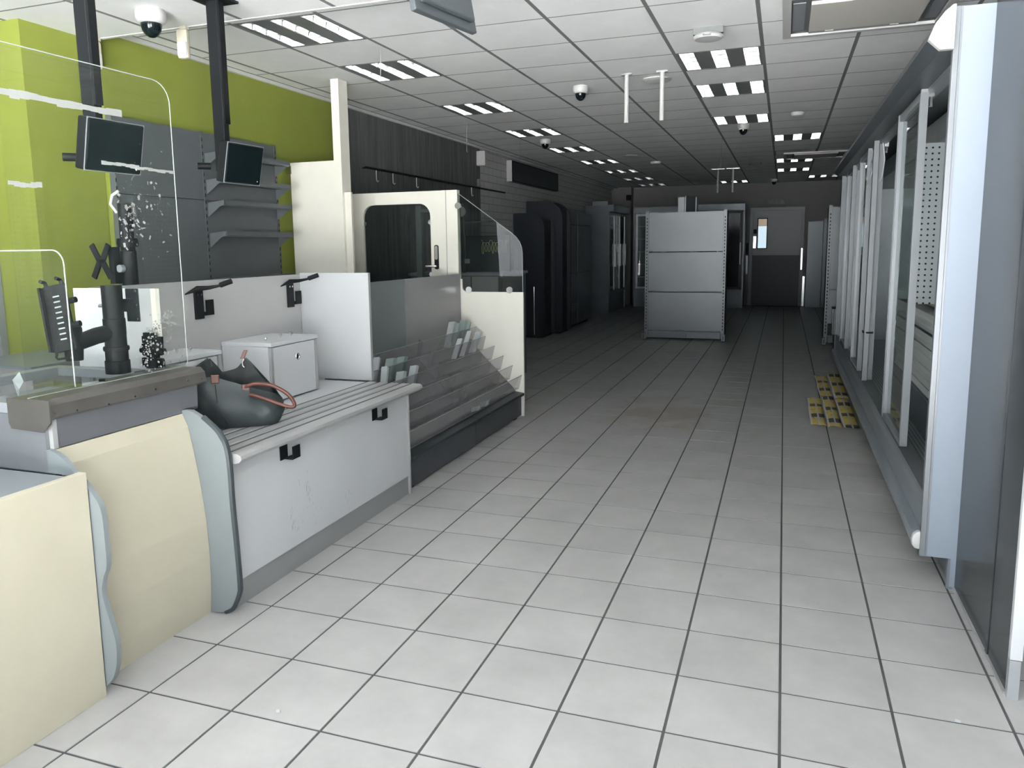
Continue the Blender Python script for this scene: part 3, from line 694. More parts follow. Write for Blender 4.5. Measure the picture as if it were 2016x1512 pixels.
# black payment-terminal pole
px, py, z0 = -2.47, .075, 1.0045
px, py = -2.50, .112
t = thing('terminal_stand', 'black pole stand with card terminal cradle on the cash desk', 'terminal stand', (px, py, z0))
pol = part('pole', B().lathe([(.046, 0), (.046, .05), (.042, .052), (.042, .10), (.040, .102), (.040, .15), (.041, .152), (.041, .215), (.038, .217), (.038, .345)], (px, py, z0), 24), 'black_metal', t, smooth=True)
part('collar_ring', B().lathe([(.0465, 0), (.048, .008), (.0465, .016)], (px, py, z0+.09), 24), 'black_plastic', pol, smooth=True)
part('arm', B().tube([(px, py, z0+.165), (px-.02, py-.07, z0+.155), (px-.035, py-.15, z0+.135)], [.032, .032, .03], 14), 'black_metal', t, smooth=True)
part('arm_end', B().lathe([(.030, -.05), (.034, 0), (.034, .07), (.03, .08)], (px-.045, py-.155, z0+.12), 20), 'black_metal', t, smooth=True)
cw = Vector((-.24, .10, .95)).normalized(); cn_ = Vector((.25, -.85, .15)); cn_ = (cn_-cw*cn_.dot(cw)).normalized(); cu = cw.cross(cn_)
if cu.x < 0: cu = -cu
cc = Vector((px-.040, py-.205, z0+.235))
ca = part('cradle', B().obox(cc, cu, cw, cn_, .044, .125, .006), 'black_plastic', t, bevel=.004)
part('side_rail', B().obox(cc-cu*.046+cn_*.010, cu, cw, cn_, .004, .12, .016), 'black_plastic', ca)
for s_ in (-.03, .03): part('claw', B().tube([cc+cu*s_+cw*.12, cc+cu*s_+cw*.138+cn_*.005, cc+cu*s_+cw*.14+cn_*.03], .007, 8), 'black_plastic', ca, smooth=True)
for h in (.055, -.035): part('screw_knob', B().cyl(cc+cu*.042+cw*h, cc+cu*.072+cw*h, .011, 12), 'black_plastic', ca, smooth=True)
sl = B()
for k in range(9): sl.obox(cc+cw*(.08-.02*k)+cn_*.0065+cu*.003, cu, cw, cn_, .012, .0025, .0008)
part('slots', sl, 'galvanised', ca, kind='stuff')
lp = [cc-cw*.09+cu*-.03, cc-cw*.15+cu*-.03+cn_*.02, cc-cw*.155+cu*.03+cn_*.02, cc-cw*.09+cu*.034]
part('wire_loop', B().tube([lp[0], lp[0].lerp(lp[1], .9), lp[1].lerp(lp[2], .1), lp[1].lerp(lp[2], .9), lp[2].lerp(lp[3], .1), lp[3]], .0045, 8), 'black_metal', ca, smooth=True)
vp = part('mount_plate', B().box(px+.02, px+.085, py+.045, py+.05, z0+.20, z0+.33), 'black_metal', t, bevel=.004)
part('mount_plate_link', B().box(px+.02, px+.06, py+.03, py+.045, z0+.24, z0+.29), 'black_metal', vp)
for dz in (.21, .265, .32): part('bolt', B().cyl((px+.075, py+.044, z0+dz), (px+.075, py+.038, z0+dz), .006, 8), 'chrome', vp)
part('bolt', B().cyl((px-.035, py-.01, z0+.265), (px-.055, py-.012, z0+.265), .008, 8), 'chrome', pol)
# small black mount on the desk end
x, y = -2.465, .262
t = thing('small_mount', 'low black mounting bracket behind the smeared acrylic corner', 'bracket', (x, y, 1.0045))
part('foot', B().lathe([(.030, 0), (.030, .03), (.026, .034), (.026, .055)], (x, y, 1.0045), 20), 'black_metal', t, smooth=True)
part('base_plate', B().box(x-.055, x+.055, y-.008, y+.006, 1.006, 1.045), 'black_metal', t, bevel=.003)
part('clamp', B().box(x-.040, x+.040, y-.02, y+.02, 1.055, 1.105), 'black_plastic', t, bevel=.004)
part('top_plate', B().box(x-.042, x+.062, y-.012, y-.004, 1.107, 1.135).box(x-.03, x+.03, y-.016, y, 1.105, 1.15), 'black_metal', t)
for s_ in (-1, 1): part('wing_screw', B().cyl((x+s_*.04, y, 1.075), (x+s_*.06, y, 1.075), .012, 10), 'black_plastic', t, smooth=True)
solo('loose_screw', B().cyl((-2.40, -.075, 1.0095), (-2.385, -.06, 1.0095), .005, 8), 'black_metal', 'small dark screw lying on the desk edge beside the acrylic foot', 'screw')
# second black pole behind the back board
px, py = -2.955, .66
t = thing('monitor_stand', 'tall black pole with empty monitor bracket behind the white back board', 'monitor stand', (px, py, 0))
part('base', B().lathe([(.07, 0), (.07, .008), (.05, .02)], (px, py, 0), 24), 'black_metal', t, smooth=True)
part('pole', B().lathe([(.036, .02), (.036, 1.48), (.032, 1.485), (.032, 1.70), (.02, 1.705)], (px, py, 0), 20), 'black_metal', t, smooth=True)
br = part('bracket', B().box(px-.045, px-.015, py-.075, py-.035, 1.33, 1.50), 'black_metal', t)
for d_ in ((-.5, 1), (.5, 1), (-.5, -1), (.5, -1)):
    part('bracket_arm', B().obox((px-.07+d_[0]*.055, py-.095, 1.435+d_[1]*.035), (d_[0]*.8, 0, d_[1]*.7), (0, 1, 0), (-d_[1]*.7, 0, d_[0]*.8), .048, .004, .014), 'black_metal', br)
part('knob', B().cyl((px+.0, py-.04, 1.40), (px+.0, py-.062, 1.40), .018, 14), 'light_grey_metal', br, smooth=True)
part('cable_hook', B().tube([(px-.05, py, 1.66), (px-.075, py-.01, 1.70), (px-.06, py-.01, 1.74), (px-.03, py, 1.76)], .007, 8), 'white_plastic', t, smooth=True)
part('collar', B().lathe([(.045, 1.50), (.048, 1.51), (.048, 1.53), (.045, 1.54)], (px, py, 0), 20), 'black_plastic', t, smooth=True)

# dark grey till box on the staff side
t = thing('till_cabinet', 'dark grey metal till cabinet at the left frame edge behind the desk', 'cabinet', (-3.75, .95, 0))
part('body', B().box(-4.12, -3.58, .60, 1.12, 0, .895), 'kick_grey', t)
part('lid', B().box(-4.13, -3.57, .59, 1.13, .896, .912), 'fridge_grey', t, bevel=.003)
part('seam', B().box(-3.82, -3.81, .597, .599, .5, .89), 'galvanised', t)

# ------------------------------------------------------------------ packing bench with back board
ZB = .675
t = thing('packing_bench', 'white packing bench with ribbed top and rounded aluminium rail', 'bench', (-2.45, 1.05, 0))
part('front_panel', B().box(-2.145, -2.125, .236, 1.855, .115, .63), 'white_laminate', t, label='scuffed white front panel')
part('end_edge', B().box(-2.15, -2.12, 1.857, 1.872, .0, .63), 'aluminium', t)
part('kick_plate', B().box(-2.155, -2.135, .236, 1.857, 0, .113), 'kick_grey', t)
part('carcass', B().box(-2.84, -2.158, .236, 1.85, .0, .645), 'grey_laminate', t)
part('top', B().box(-2.845, -2.105, .236, 1.88, .646, ZB-.003), 'white_laminate', t)
rail = [(-2.105, .640), (-2.072, .634), (-2.048, .640), (-2.036, .655), (-2.04, .668), (-2.055, .676), (-2.105, .676)]
part('edge_rail', B().prism(rail, 'y', .236, 1.885), 'aluminium', t, smooth=True)
part('rail_cap', B().prism([(p[0], p[1]) for p in rail], 'y', 1.886, 1.894), 'white_plastic', t, bevel=.003)
for k, xx in enumerate((-2.40, -2.325, -2.25, -2.175)):
    part('wear_strip', B().box(xx+.012, xx+.058, .237, 1.88, ZB-.003, ZB+.001), 'aluminium', t)
    part('rib_gap', B().box(xx-.006, xx+.006, .237, 1.88, ZB-.003, ZB-.0005), 'rib_dark', t)
part('rib_gap', B().box(-2.110, -2.100, .237, 1.88, ZB-.003, ZB+.0025), 'rib_dark', t)
# scuffs on the front panel
sf = B()
for (y, z, n, s) in ((.78, .37, 10, .012), (.80, .31, 8, .010), (.68, .215, 14, .010), (1.16, .19, 6, .008), (.86, .22, 6, .006)):
    for _ in range(n):
        yy, zz = y+random.gauss(0, .02), z+random.gauss(0, .03); a = random.uniform(.9, 1.9); l = s*random.uniform(.5, 1.6); w = .0012
        dy, dz = math.cos(a)*l, math.sin(a)*l
        sf.quad((-2.1245, yy-dy-w, zz-dz), (-2.1245, yy-dy+w, zz-dz), (-2.1245, yy+dy+w, zz+dz), (-2.1245, yy+dy-w, zz+dz))
part('scuff_marks', sf, 'paper_green', t, kind='stuff')
def front_hook(y, label):
    t = thing('bag_hook', label, 'hook', (-2.12, y, .55), 'black bag hooks on the bench front')
    part('plate', B().box(-2.1235, -2.119, y, y+.055, .545, .622), 'black_metal', t, bevel=.001)
    part('hook', B().prism([(-2.119, .545), (-2.119, .552), (-2.078, .556), (-2.078, .605), (-2.073, .605), (-2.073, .548), (-2.078, .545)], 'y', y+.03, y+.085), 'black_metal', t)
front_hook(.60, 'black metal bag hook under the rail near the tote bag')
front_hook(1.43, 'black metal bag hook under the rail near the far bench end')
t = thing('back_board', 'white back board with end screens behind the packing bench', 'partition', (-2.87, 1.1, 0))
part('board', B().box(-2.88, -2.86, .345, 1.895, 0, 1.325), 'board_grey', t)
part('end_screen', B().box(-2.858, -2.385, 1.897, 1.917, ZB+.003, 1.333), 'screen_white', t)
part('screen_edge', B().box(-2.385, -2.379, 1.895, 1.919, ZB+.003, 1.333), 'aluminium', t)
part('end_screen', B().box(-2.93, -2.505, .315, .333, ZB+.31, 1.325), 'white_laminate', t)
part('end_screen_leg', B().box(-2.93, -2.882, .315, .333, 0, ZB+.31), 'white_laminate', t)
part('screen_edge', B().box(-2.505, -2.480, .313, .335, ZB+.31, 1.325), 'cream_metal', t)
def board_hook(y, label):
    t = thing('bag_holder', label, 'hook', (-2.855, y, 1.17), 'black bag holders on the back board')
    x = -2.859
    part('plate', B().box(x, x+.012, y-.03, y+.03, 1.13, 1.285), 'black_metal', t, bevel=.002)
    part('shaft', B().tube([(x+.012, y-.10, 1.262), (x+.03, y-.03, 1.288), (x+.06, y+.02, 1.290), (x+.10, y+.04, 1.298), (x+.15, y+.06, 1.315)], [.003, .014, .010, .007, .012], 10), 'black_metal', t, smooth=True)
    part('grip', B().tube([(x+.11, y+.045, 1.302), (x+.165, y+.065, 1.322)], .014, 10), 'black_plastic', t, smooth=True)
    part('clip_flap', B().box(x+.012, x+.016, y+.04, y+.10, 1.145, 1.225), 'black_plastic', t, bevel=.001)
    part('flap_link', B().box(x+.002, x+.014, y+.028, y+.042, 1.145, 1.165), 'black_plastic', t)
    for dy in (-.012, .014): part('screw', B().cyl((x+.012, y+dy, 1.255), (x+.0145, y+dy, 1.255), .0055, 8), 'chrome', t)
board_hook(.99, 'black bag holder on the white back board, behind the tall acrylic edge')
board_hook(1.78, 'black bag holder on the white back board, in its right corner')
def till_box(y0, y1, label, x1=-2.545, front=True):
    x0, z0, z1 = -2.855, ZB+.0012, .995
    t = thing('white_box', label, 'box', ((x0+x1)/2, (y0+y1)/2, z0), 'white boxes on the packing bench')
    part('carcass', B().box(x0, x1-.016, y0+.004, y1-.004, z0, z1-.022), 'white_laminate', t)
    tp = part('top', B().box(x0-.002, x1+.006, y0, y1, z1-.021, z1), 'white_laminate', t, bevel=.002)
    d = part('door', B().box(x1-.014, x1, y0+.026, y1-.03, z0+.006, z1-.027), 'white_laminate', t, bevel=.0015)
    for yy in (y0+.006, y1-.022): part('door_profile', B().box(x1-.015, x1+.002, yy, yy+.016, z0+.003, z1-.025), 'aluminium', t)
    if front:
        part('cable_ring', B().lathe([(.0165, 0), (.0165, .004)], (0, 0, 0), 18), 'chrome', d) if False else None
        yc, zc = (y0+y1)/2+.02, z1-.10
        ring = B(); n = 20
        ring.tube([Vector((x1+.0015, yc+.015*math.cos(2*math.pi*k/n), zc+.017*math.sin(2*math.pi*k/n))) for k in range(n+1)], .0028, 6)
        part('finger_ring', ring, 'chrome', d, smooth=True)
        b = B(); k0 = [(x1+.0012, yc+.0135*math.cos(2*math.pi*k/n), zc+.0155*math.sin(2*math.pi*k/n)) for k in range(n)]; b.add(k0, [tuple(range(n))])
        part('finger_hole', b, 'slot_black', d)
        for (dx, dy) in ((-.10, .10), (-.12, .26), (-.10, .33), (-.14, .38)):
            part('stud', B().lathe([(.004, 0), (.004, .008), (.009, .010), (.009, .015), (.004, .017)], (x1+dx, y0+dy*(y1-y0)/.43, z1), 12), 'chrome', tp, smooth=True)
till_box(1.14, 1.575, 'white laminate box with round finger hole, standing beside the tote bag')
till_box(.45, .865, 'white laminate box mostly hidden behind the acrylic screen and the tote bag', -2.63)

# ------------------------------------------------------------------ tote bag
BC = Vector((-2.405, .70, ZB+.003)); BU = Vector((.80, .60, 0)); BD = Vector((.60, -.80, 0))
t = thing('tote_bag', 'dark grey nylon tote bag with tan leather handles on the bench', 'bag', tuple(BC))
def bagpt(u, d, z): return BC + BU*u + BD*d + Vector((0, 0, z))
N_ = 64
def sup(a, e): c, s_ = math.cos(a), math.sin(a); return (abs(c)**e)*(1 if c >= 0 else -1), (abs(s_)**e)*(1 if s_ >= 0 else -1)
rim = [(.165, .005, .130), (.12, .045, .150), (.03, .066, .185), (-.06, .070, .222), (-.10, .068, .235), (-.15, .055, .232), (-.205, .035, .228), (-.215, .0, .232), (-.19, -.03, .26), (-.115, -.05, .312), (-.095, -.045, .305), (-.075, -.035, .245), (-.02, -.035, .250), (.012, -.045, .270), (.03, -.05, .300), (.05, -.052, .285), (.10, -.045, .22), (.15, -.03, .155)]
rimv = [Vector(p) for p in rim]; closed = rimv[-1:]+rimv+rimv[:2]
dense = []
for i in range(1, len(closed)-2):
    p0, p1, p2, p3 = closed[i-1], closed[i], closed[i+1], closed[i+2]
    for k in range(8):
        q = k/8; dense.append(.5*((2*p1)+(p2-p0)*q+(2*p0-5*p1+4*p2-p3)*q*q+(3*p1-p0-3*p2+p3)*q**3))
def rim_at(a):
    best = min(dense, key=lambda p: abs(((math.atan2(p.y*2.6, p.x+.02)-a+math.pi) % (2*math.pi))-math.pi)); return best
RIM = [rim_at(2*math.pi*k/N_-math.pi) for k in range(N_)]
bg_ = B(); LV = [0, .03, .10, .22, .36, .5, .64, .78, .9, 1.0]
for li, q in enumerate(LV):
    for k in range(N_):
        a = 2*math.pi*k/N_-math.pi; cx, cy = sup(a, .55); top = RIM[k]
        base = Vector((.01+.160*cx, .012+.088*cy, 0))
        bulge = math.sin(min(1, q*1.15)*math.pi)*(.030 if cy > 0 else .012)
        p = base.lerp(Vector((top.x, top.y, top.z)), q); p.z = top.z*q
        p.x += .028*cx*math.sin(q*math.pi*.9); p.y += bulge*cy
        fold = (abs(math.sin(a*4.0+q*3.0))-.5)*.010+(abs(math.sin(a*7.0-q*6.5+1))-.5)*.007
        w = math.sin(q*math.pi)*.9+.1
        p.x += fold*cx*w; p.y += fold*cy*w*1.3
        if li == 0: p.z = 0
        bg_.v.append(tuple(bagpt(p.x, p.y, p.z)))
for li in range(len(LV)-1):
    for k in range(N_): bg_.f.append((li*N_+k, li*N_+(k+1) % N_, (li+1)*N_+(k+1) % N_, (li+1)*N_+k))
bg_.f.append(tuple(range(N_-1, -1, -1)))
bd = part('bag_body', bg_, 'bag_nylon', t, smooth=True)
inn = B()
for k in range(N_): inn.v.append(tuple(bagpt(RIM[k].x*.97, RIM[k].y*.94, RIM[k].z-.002)))
for k in range(N_): inn.v.append(tuple(bagpt(RIM[k].x*.85, RIM[k].y*.9, .06)))
for k in range(N_): inn.f.append((k, (k+1) % N_, N_+(k+1) % N_, N_+k))
inn.f.append(tuple(range(N_, 2*N_)))
part('lining', inn, 'bag_lining', t, smooth=True)
def P3(*l): return [bagpt(*q) for q in l]
part('handle', B().tube(smoothpath(P3((.03, .070, .180), (.08, .085, .195), (.15, .105, .185), (.215, .12, .145), (.245, .125, .095), (.225, .13, .085), (.17, .125, .105), (.10, .115, .135), (.05, .10, .150))), .0085, 10), 'tan_leather', t, smooth=True)
part('handle', B().tube(smoothpath(P3((-.17, .02, .245), (-.205, .03, .235), (-.222, .035, .18), (-.222, .04, .10), (-.215, .04, .03), (-.20, .07, .012))), .0085, 10), 'tan_leather', t, smooth=True)
part('handle_tab', B().obox(bagpt(-.095, .075, .225), BU, (0, 0, 1), BD, .018, .020, .004), 'tan_leather', t, bevel=.006)
part('handle_tab', B().obox(bagpt(.035, .074, .178), BU, (0, 0, 1), BD, .018, .016, .004), 'tan_leather', t, bevel=.006)
part('zip_tab', B().obox(bagpt(.032, -.052, .315), BU*.4+Vector((0, 0, .9)), BU, BD, .022, .009, .003), 'tan_leather', t, bevel=.004)
part('zip_pull', B().tube(P3((.03, -.045, .295), (.022, -.04, .28), (.024, -.038, .262), (.03, -.036, .255)), .004, 8), 'chrome', t, smooth=True)
part('seam', B().tube(smoothpath(P3((-.095, .083, .20), (-.09, .105, .14), (-.085, .118, .09), (-.06, .121, .04), (-.05, .108, .012))), .0018, 6), 'bag_lining', t)

# ------------------------------------------------------------------ card rack (greeting cards)
t = thing('card_rack', 'grey stepped card rack with clear acrylic pockets beyond the bench', 'display rack', (-2.4, 3.0, 0))
y0, ym, y1 = 1.93, 3.03, 4.105
for a, b2 in ((y0, ym-.003), (ym+.003, y1)):
    part('back_panel', B().box(-2.735, -2.715, a, b2, .0, 1.245), 'rack_back' if a < 2.5 else 'kick_grey', t)
    part('slope_board', B().prism([(-2.714, .62), (-2.714, .735), (-2.215, .235), (-2.215, .205)], 'y', a, b2), 'rack_slope', t)
    for k in range(6):
        xb, zb_ = -2.64+.083*k, .665-.083*k
        # pocket: back plate, floor and slanting clear front
        pk = part('pocket', B().prism([(xb, zb_), (xb+.045, zb_-.005), (xb+.075, zb_+.115), (xb+.071, zb_+.116), (xb+.042, zb_), (xb, zb_+.005)], 'y', a+.004, b2-.004), 'acrylic_rack', t)
        part('pocket_edge', B().box(xb+.0705, xb+.0755, a+.004, b2-.004, zb_+.1155, zb_+.1185), 'rack_edge', pk)
    part('base', B().box(-2.72, -2.16, a, b2, .012, .185), 'baseboard_dark', t)
    part('base_lip', B().prism([(-2.22, .186), (-2.135, .186), (-2.130, .196), (-2.135, .210), (-2.22, .222)], 'y', a, b2), 'edge_dark', t)
for k in range(5):
    xb, zb_ = -2.64+.083*k, .665-.083*k
    part('divider', B().prism([(xb+.01, zb_+.003), (xb+.04, zb_), (xb+.07, zb_+.11), (xb+.03, zb_+.13)], 'y', ym-.002, ym+.002), 'acrylic_rack', t)
part('rubber_foot', B().box(-2.18, -2.165, 3.93, 4.0, 0, .012).box(-2.18, -2.165, 1.95, 2.0, 0, .012).box(-2.70, -2.68, 3.93, 4.0, 0, .012).box(-2.70, -2.68, 1.95, 2.0, 0, .012), 'rubber', t)
def card(y, k, dy, h, lean, mat, label, fold=.02):
    xb, zb_ = -2.64+.083*k+.022, .665-.083*k+.002
    b = B()
    a = Vector((xb, y, zb_)); wdir = Vector((fold, dy*1.25, 0)); up = Vector((.18, lean, 1)).normalized()*h*1.2
    mid = a+wdir*.5+Vector((.014, 0, 0))
    q = [a, mid, a+wdir, a+up, mid+up, a+wdir+up*.93]
    th = Vector((.0012, 0, 0))
    vs = q+[v-th for v in q]
    b.add(vs, [(0, 1, 4, 3), (1, 2, 5, 4), (7, 6, 9, 10), (8, 7, 10, 11), (3, 4, 10, 9), (4, 5, 11, 10), (0, 3, 9, 6), (2, 8, 11, 5), (1, 0, 6, 7), (2, 1, 7, 8)])
    solo('card_divider', b, mat, label, 'card', 'folded card dividers in the card rack')
lw = ['leftmost, tall and pale, leaning in the upper left pockets', 'pale pointed one second from left in the upper left pockets', 'pale pointed one third from left in the upper left pockets']
for i, (y, dy, h, l) in enumerate(((2.12, .05, .17, .1), (2.30, .10, .14, .1), (2.46, .10, .13, .15))): card(y, 1, dy, h, l, 'paper_white' if i == 0 else 'paper_green', 'folded card divider, '+lw[i])
for i, (y, dy, h) in enumerate(((2.10, .05, .20), (2.30, .09, .14), (2.48, .08, .15))): card(y, 2, dy, h, -.1+.1*i, 'paper_white', 'folded card divider in the second row of left pockets, '+('beside the bench end', 'middle one', 'right one')[i])
for i, (y, dy, h, m_) in enumerate(((3.50, .10, .18, 'paper_white'), (3.62, .08, .16, 'paper_green'), (3.74, .10, .17, 'paper_green'), (3.88, .06, .15, 'paper_green'))): card(y, 0, dy, h, .15, m_, 'folded card divider in the topmost right pocket, '+('leftmost and pale', 'second from left', 'third from left', 'rightmost, greenish')[i])
for i, (y, dy, h, m_) in enumerate(((3.45, .06, .15, 'paper_white'), (3.62, .05, .19, 'paper_white'), (3.82, .10, .16, 'paper_white'))): card(y, 1, dy, h, .5, m_, 'pale card divider in the second right pocket, '+('leftmost, low', 'tall and leaning', 'rightmost by the end panel')[i])
card(3.05, 5, .12, .03, .0, 'paper_white', 'small white paper slip in the lowest pocket, left one'); card(3.22, 5, .12, .035, .0, 'paper_white', 'small white paper slip in the lowest pocket, right one')
for i, (y, z) in enumerate(((2.98, .36), (3.08, .34), (3.12, .33))):
    solo('price_holder', B().box(-2.335+.03*i, -2.332+.03*i, y, y+.045, z-.02, z+.08+.02*(i % 2)), 'acrylic_rack', 'clear upright price holder in the lower pockets, '+('left one', 'middle one', 'right one')[i], 'price holder', 'clear price holders in the card rack')

# ------------------------------------------------------------------ cream partition with door hatch
YP = 4.125
t = thing('service_partition', 'cream partition with windowed door frame and lower end panel', 'partition', (-3.0, YP, 0))
xo0, xo1, zo = -3.80, -2.885, 1.972
outer = rrect(xo0, xo1, 0, zo, .002, 6); inner = rrect(-3.68, -3.0, .95, 1.865, .11, 6)
dr = part('door', B().ring_prism(outer, inner, 'y', YP, YP+.04), 'cream_metal', t)
part('window_pane', B().prism(rrect(-3.682, -2.998, .948, 1.867, .11, 6), 'y', YP+.022, YP+.026), 'window_glass', dr)
part('door_sill', B().box(-3.68, -3.0, YP+.001, YP+.039, 0, .95), 'cream_metal', dr) if False else None
for (x, z) in ((-3.672, 1.70), (-3.672, 1.24), (-3.008, 1.70), (-3.008, 1.24)):
    part('glass_clip', B().cyl((x, YP+.021, z), (x, YP+.012, z), .022, 16), 'chrome', dr, smooth=True)
part('lock_case', B().prism(rrect(-2.965, -2.925, 1.285, 1.50, .018, 5), 'y', YP-.012, YP-.0005), 'black_metal', dr)
part('lock_face', B().prism(rrect(-2.960, -2.930, 1.37, 1.492, .014, 5), 'y', YP-.016, YP-.0125), 'bright_steel', dr)
part('lever', B().tube([(-2.945, YP-.012, 1.315), (-2.945, YP-.05, 1.315), (-2.96, YP-.055, 1.315), (-3.03, YP-.055, 1.312)], .011, 12), 'bright_steel', dr, smooth=True)
part('post', B().box(-2.884, -2.735, YP-.012, YP+.05, 0, 1.972), 'cream_metal', t, bevel=.002)
part('post_groove', B().box(-2.845, -2.838, YP-.0135, YP-.0122, 0, 1.97), 'grey_laminate', t)
ep = [(-2.70, 0), (-2.137, 0), (-2.137, 1.087)] + [(-2.68, 1.087)] + [(-2.66-.04*math.cos(R(a)), 1.127-.04*math.sin(R(a))) for a in (80, 60, 40, 20, 0)] + [(-2.70, 1.20)]
part('end_panel', B().prism(ep, 'y', YP-.012, YP+.012), 'cream_metal', t)
part('fixing_rail', B().box(-2.735, -2.702, YP-.008, YP+.01, 0, 1.2), 'cream_metal', t)
gp = [(-2.733, 1.20), (-2.70, 1.09), (-2.143, 1.09), (-2.143, 1.42), (-2.15, 1.47), (-2.17, 1.52), (-2.20, 1.56), (-2.25, 1.60), (-2.733, 1.945)]
gl = part('glass_screen', B().prism(gp, 'y', YP-.003, YP+.003), 'window_glass', t)
part('painted_reflection', B().prism([(-2.35, 1.225), (-2.146, 1.225), (-2.146, 1.42), (-2.153, 1.47), (-2.173, 1.52), (-2.203, 1.558), (-2.252, 1.597), (-2.375, 1.686)], 'y', YP-.0042, YP-.0032), 'reflection_haze', gl)  # reflection in the glass, painted as a hazy overlay
part('glass_edge', B().tube([Vector((p[0], YP, p[1])) for p in gp[2:]], .0028, 6), 'acrylic_edge', gl)
for (x, z) in ((-2.728, 1.835), (-2.64, 1.105), (-2.26, 1.105)):
    part('glass_clip', B().cyl((x, YP-.004, z), (x, YP-.016, z), .028, 20), 'bright_steel', gl, smooth=True)
# cream post to the ceiling with infill board
t = thing('ceiling_post', 'square cream post reaching the ceiling with a cream board', 'post', (-3.6, 3.65, 0))
part('post', B().box(-3.635, -3.562, 3.60, 3.74, 0, ZC-.009), 'cream_metal', t)
part('infill_board', B().box(-4.075, -3.637, 3.61, 3.635, 0, 2.215), 'cream_metal', t)
part('infill_board', B().box(-3.561, -3.50, 3.63, 3.655, 0, 1.95), 'cream_metal', t)
part('hinge_clip', B().box(-4.108, -4.055, 3.59, 3.60, 2.12, 2.19).box(-4.075, -4.06, 3.60, 3.609, 2.13, 2.18), 'bright_steel', t)
# staff counter behind the partition
t = thing('serving_counter', 'dark serving counter behind the glass screen with gold script', 'counter', (-3.3, 6.2, 0))
part('body', B().box(-3.95, -2.86, 5.6, 6.4, 0, 1.17), 'dark_counter', t)
part('top', B().box(-3.97, -2.84, 5.58, 6.42, 1.171, 1.20), 'fridge_grey', t)
part('front_board', B().box(-3.55, -3.22, 5.57, 5.579, .62, 1.16), 'dark_stainless', t); part('front_board', B().box(-3.20, -2.90, 5.57, 5.579, .62, 1.16), 'kick_grey', t)
sg = part('sign_board', B().box(-3.50, -2.88, 5.9, 5.93, 1.201, 1.60), 'navy_panel', t)
scr = []
for k in range(200):
    s_ = k/199; scr.append(Vector((-3.21+.30*s_+.020*math.sin(s_*50), 5.893, 1.475+.05*math.cos(s_*50)*(1 if (k//22) % 3 else 1.5))))
part('gold_script', B().tube(scr, .003, 5), 'gold_script', sg)
part('gold_star', B().obox((-2.915, 5.895, 1.53), (1, 0, 1), (0, 1, 0), (-1, 0, 1), .022, .003, .005), 'gold_script', sg)
part('gold_star', B().obox((-2.915, 5.895, 1.53), (1, 0, -1), (0, 1, 0), (1, 0, 1), .022, .003, .005), 'gold_script', sg)
t = thing('equipment_frame', 'grey upright frame behind the hatch window', 'frame', (-3.52, 5.0, 0))
part('upright', B().box(-3.56, -3.50, 4.97, 5.03, 0, 1.90), 'shelf_grey', t)
part('upright', B().box(-3.13, -3.09, 4.97, 5.03, 0, 1.90), 'shelf_grey', t)
part('crossbar', B().box(-3.50, -3.13, 4.98, 5.02, 1.83, 1.86), 'shelf_grey', t)
part('panel', B().box(-3.40, -3.14, 5.06, 5.08, 0, 1.9), 'fridge_grey', t)
t = thing('tool_rack', 'dim rack of white-handled utensils on the counter behind the sloping glass', 'rack', (-3.35, 5.7, 1.201))
part('upright', B().box(-3.36, -3.33, 5.70, 5.73, 1.201, 1.95), 'dark_counter', t)
for k in range(3): part('handle', B().box(-3.47, -3.38, 5.68, 5.698, 1.40+.085*k, 1.43+.085*k), 'white_plastic', t, bevel=.008)
part('bar', B().box(-3.38, -3.36, 5.70, 5.72, 1.38, 1.64), 'dark_counter', t)
part('round_dial', B().cyl((-3.36, 5.695, 1.86), (-3.36, 5.675, 1.86), .055, 20), 'grey_laminate', t, smooth=True)
part('small_tag', B().box(-3.33, -3.27, 5.69, 5.695, 1.30, 1.35), 'grey_laminate', t)
part('crossbar', B().box(-3.33, -3.0, 5.705, 5.725, 1.74, 1.755), 'dark_counter', t)

# things on the left wall
t = thing('hook_rail', 'thin dark hook rail along the dark wood wall', 'rail', (-4.1, 7.0, 2.29))
part('rail', B().cyl((XL+.045, 4.93, 2.295), (XL+.045, 9.15, 2.29), .012, 10), 'black_metal', t, smooth=True)
for y in (4.95, 6.0, 7.1, 8.2): part('standoff', B().cyl((XL+.0, y, 2.293), (XL+.05, y, 2.293), .008, 8), 'black_metal', t)
for y in (5.15, 5.52, 6.1, 7.8): part('hook', B().tube([(XL+.045, y, 2.285), (XL+.045, y, 2.18), (XL+.06, y, 2.165), (XL+.07, y, 2.18)], .006, 8), 'galvanised', t, smooth=True)
t = thing('wall_box', 'white plastic box high on the edge of the wood wall', 'wall box', (-4.07, 8.2, 2.6))
part('box', B().box(XL, XL+.13, 8.11, 8.21, 2.60, 2.80), 'white_plastic', t, bevel=.01)
part('cover_line', B().box(XL+.131, XL+.133, 8.12, 8.20, 2.69, 2.695), 'ceiling_grid', t)
solo('wall_switch', B().box(XL, XL+.03, 8.12, 8.19, 2.32, 2.42), 'grey_laminate', 'small grey switch box near the end of the wood wall', 'switch', bevel=.004)
t = thing('sign_board', 'long blank dark board high on the painted brick wall', 'sign', (-4.05, 10.8, 2.49))
part('board', B().box(XL-.021, XL+.06, 9.46, 12.08, 2.485, 2.80), 'navy_panel', t)
part('end_trim', B().box(XL-.021, XL+.062, 9.44, 9.458, 2.483, 2.803), 'white_plastic', t)
part('face_frame', B().ring_prism([(9.46, 2.485), (12.08, 2.485), (12.08, 2.80), (9.46, 2.80)], [(9.475, 2.5), (12.065, 2.5), (12.065, 2.785), (9.475, 2.785)], 'x', XL+.061, XL+.066), 'black_metal', t)

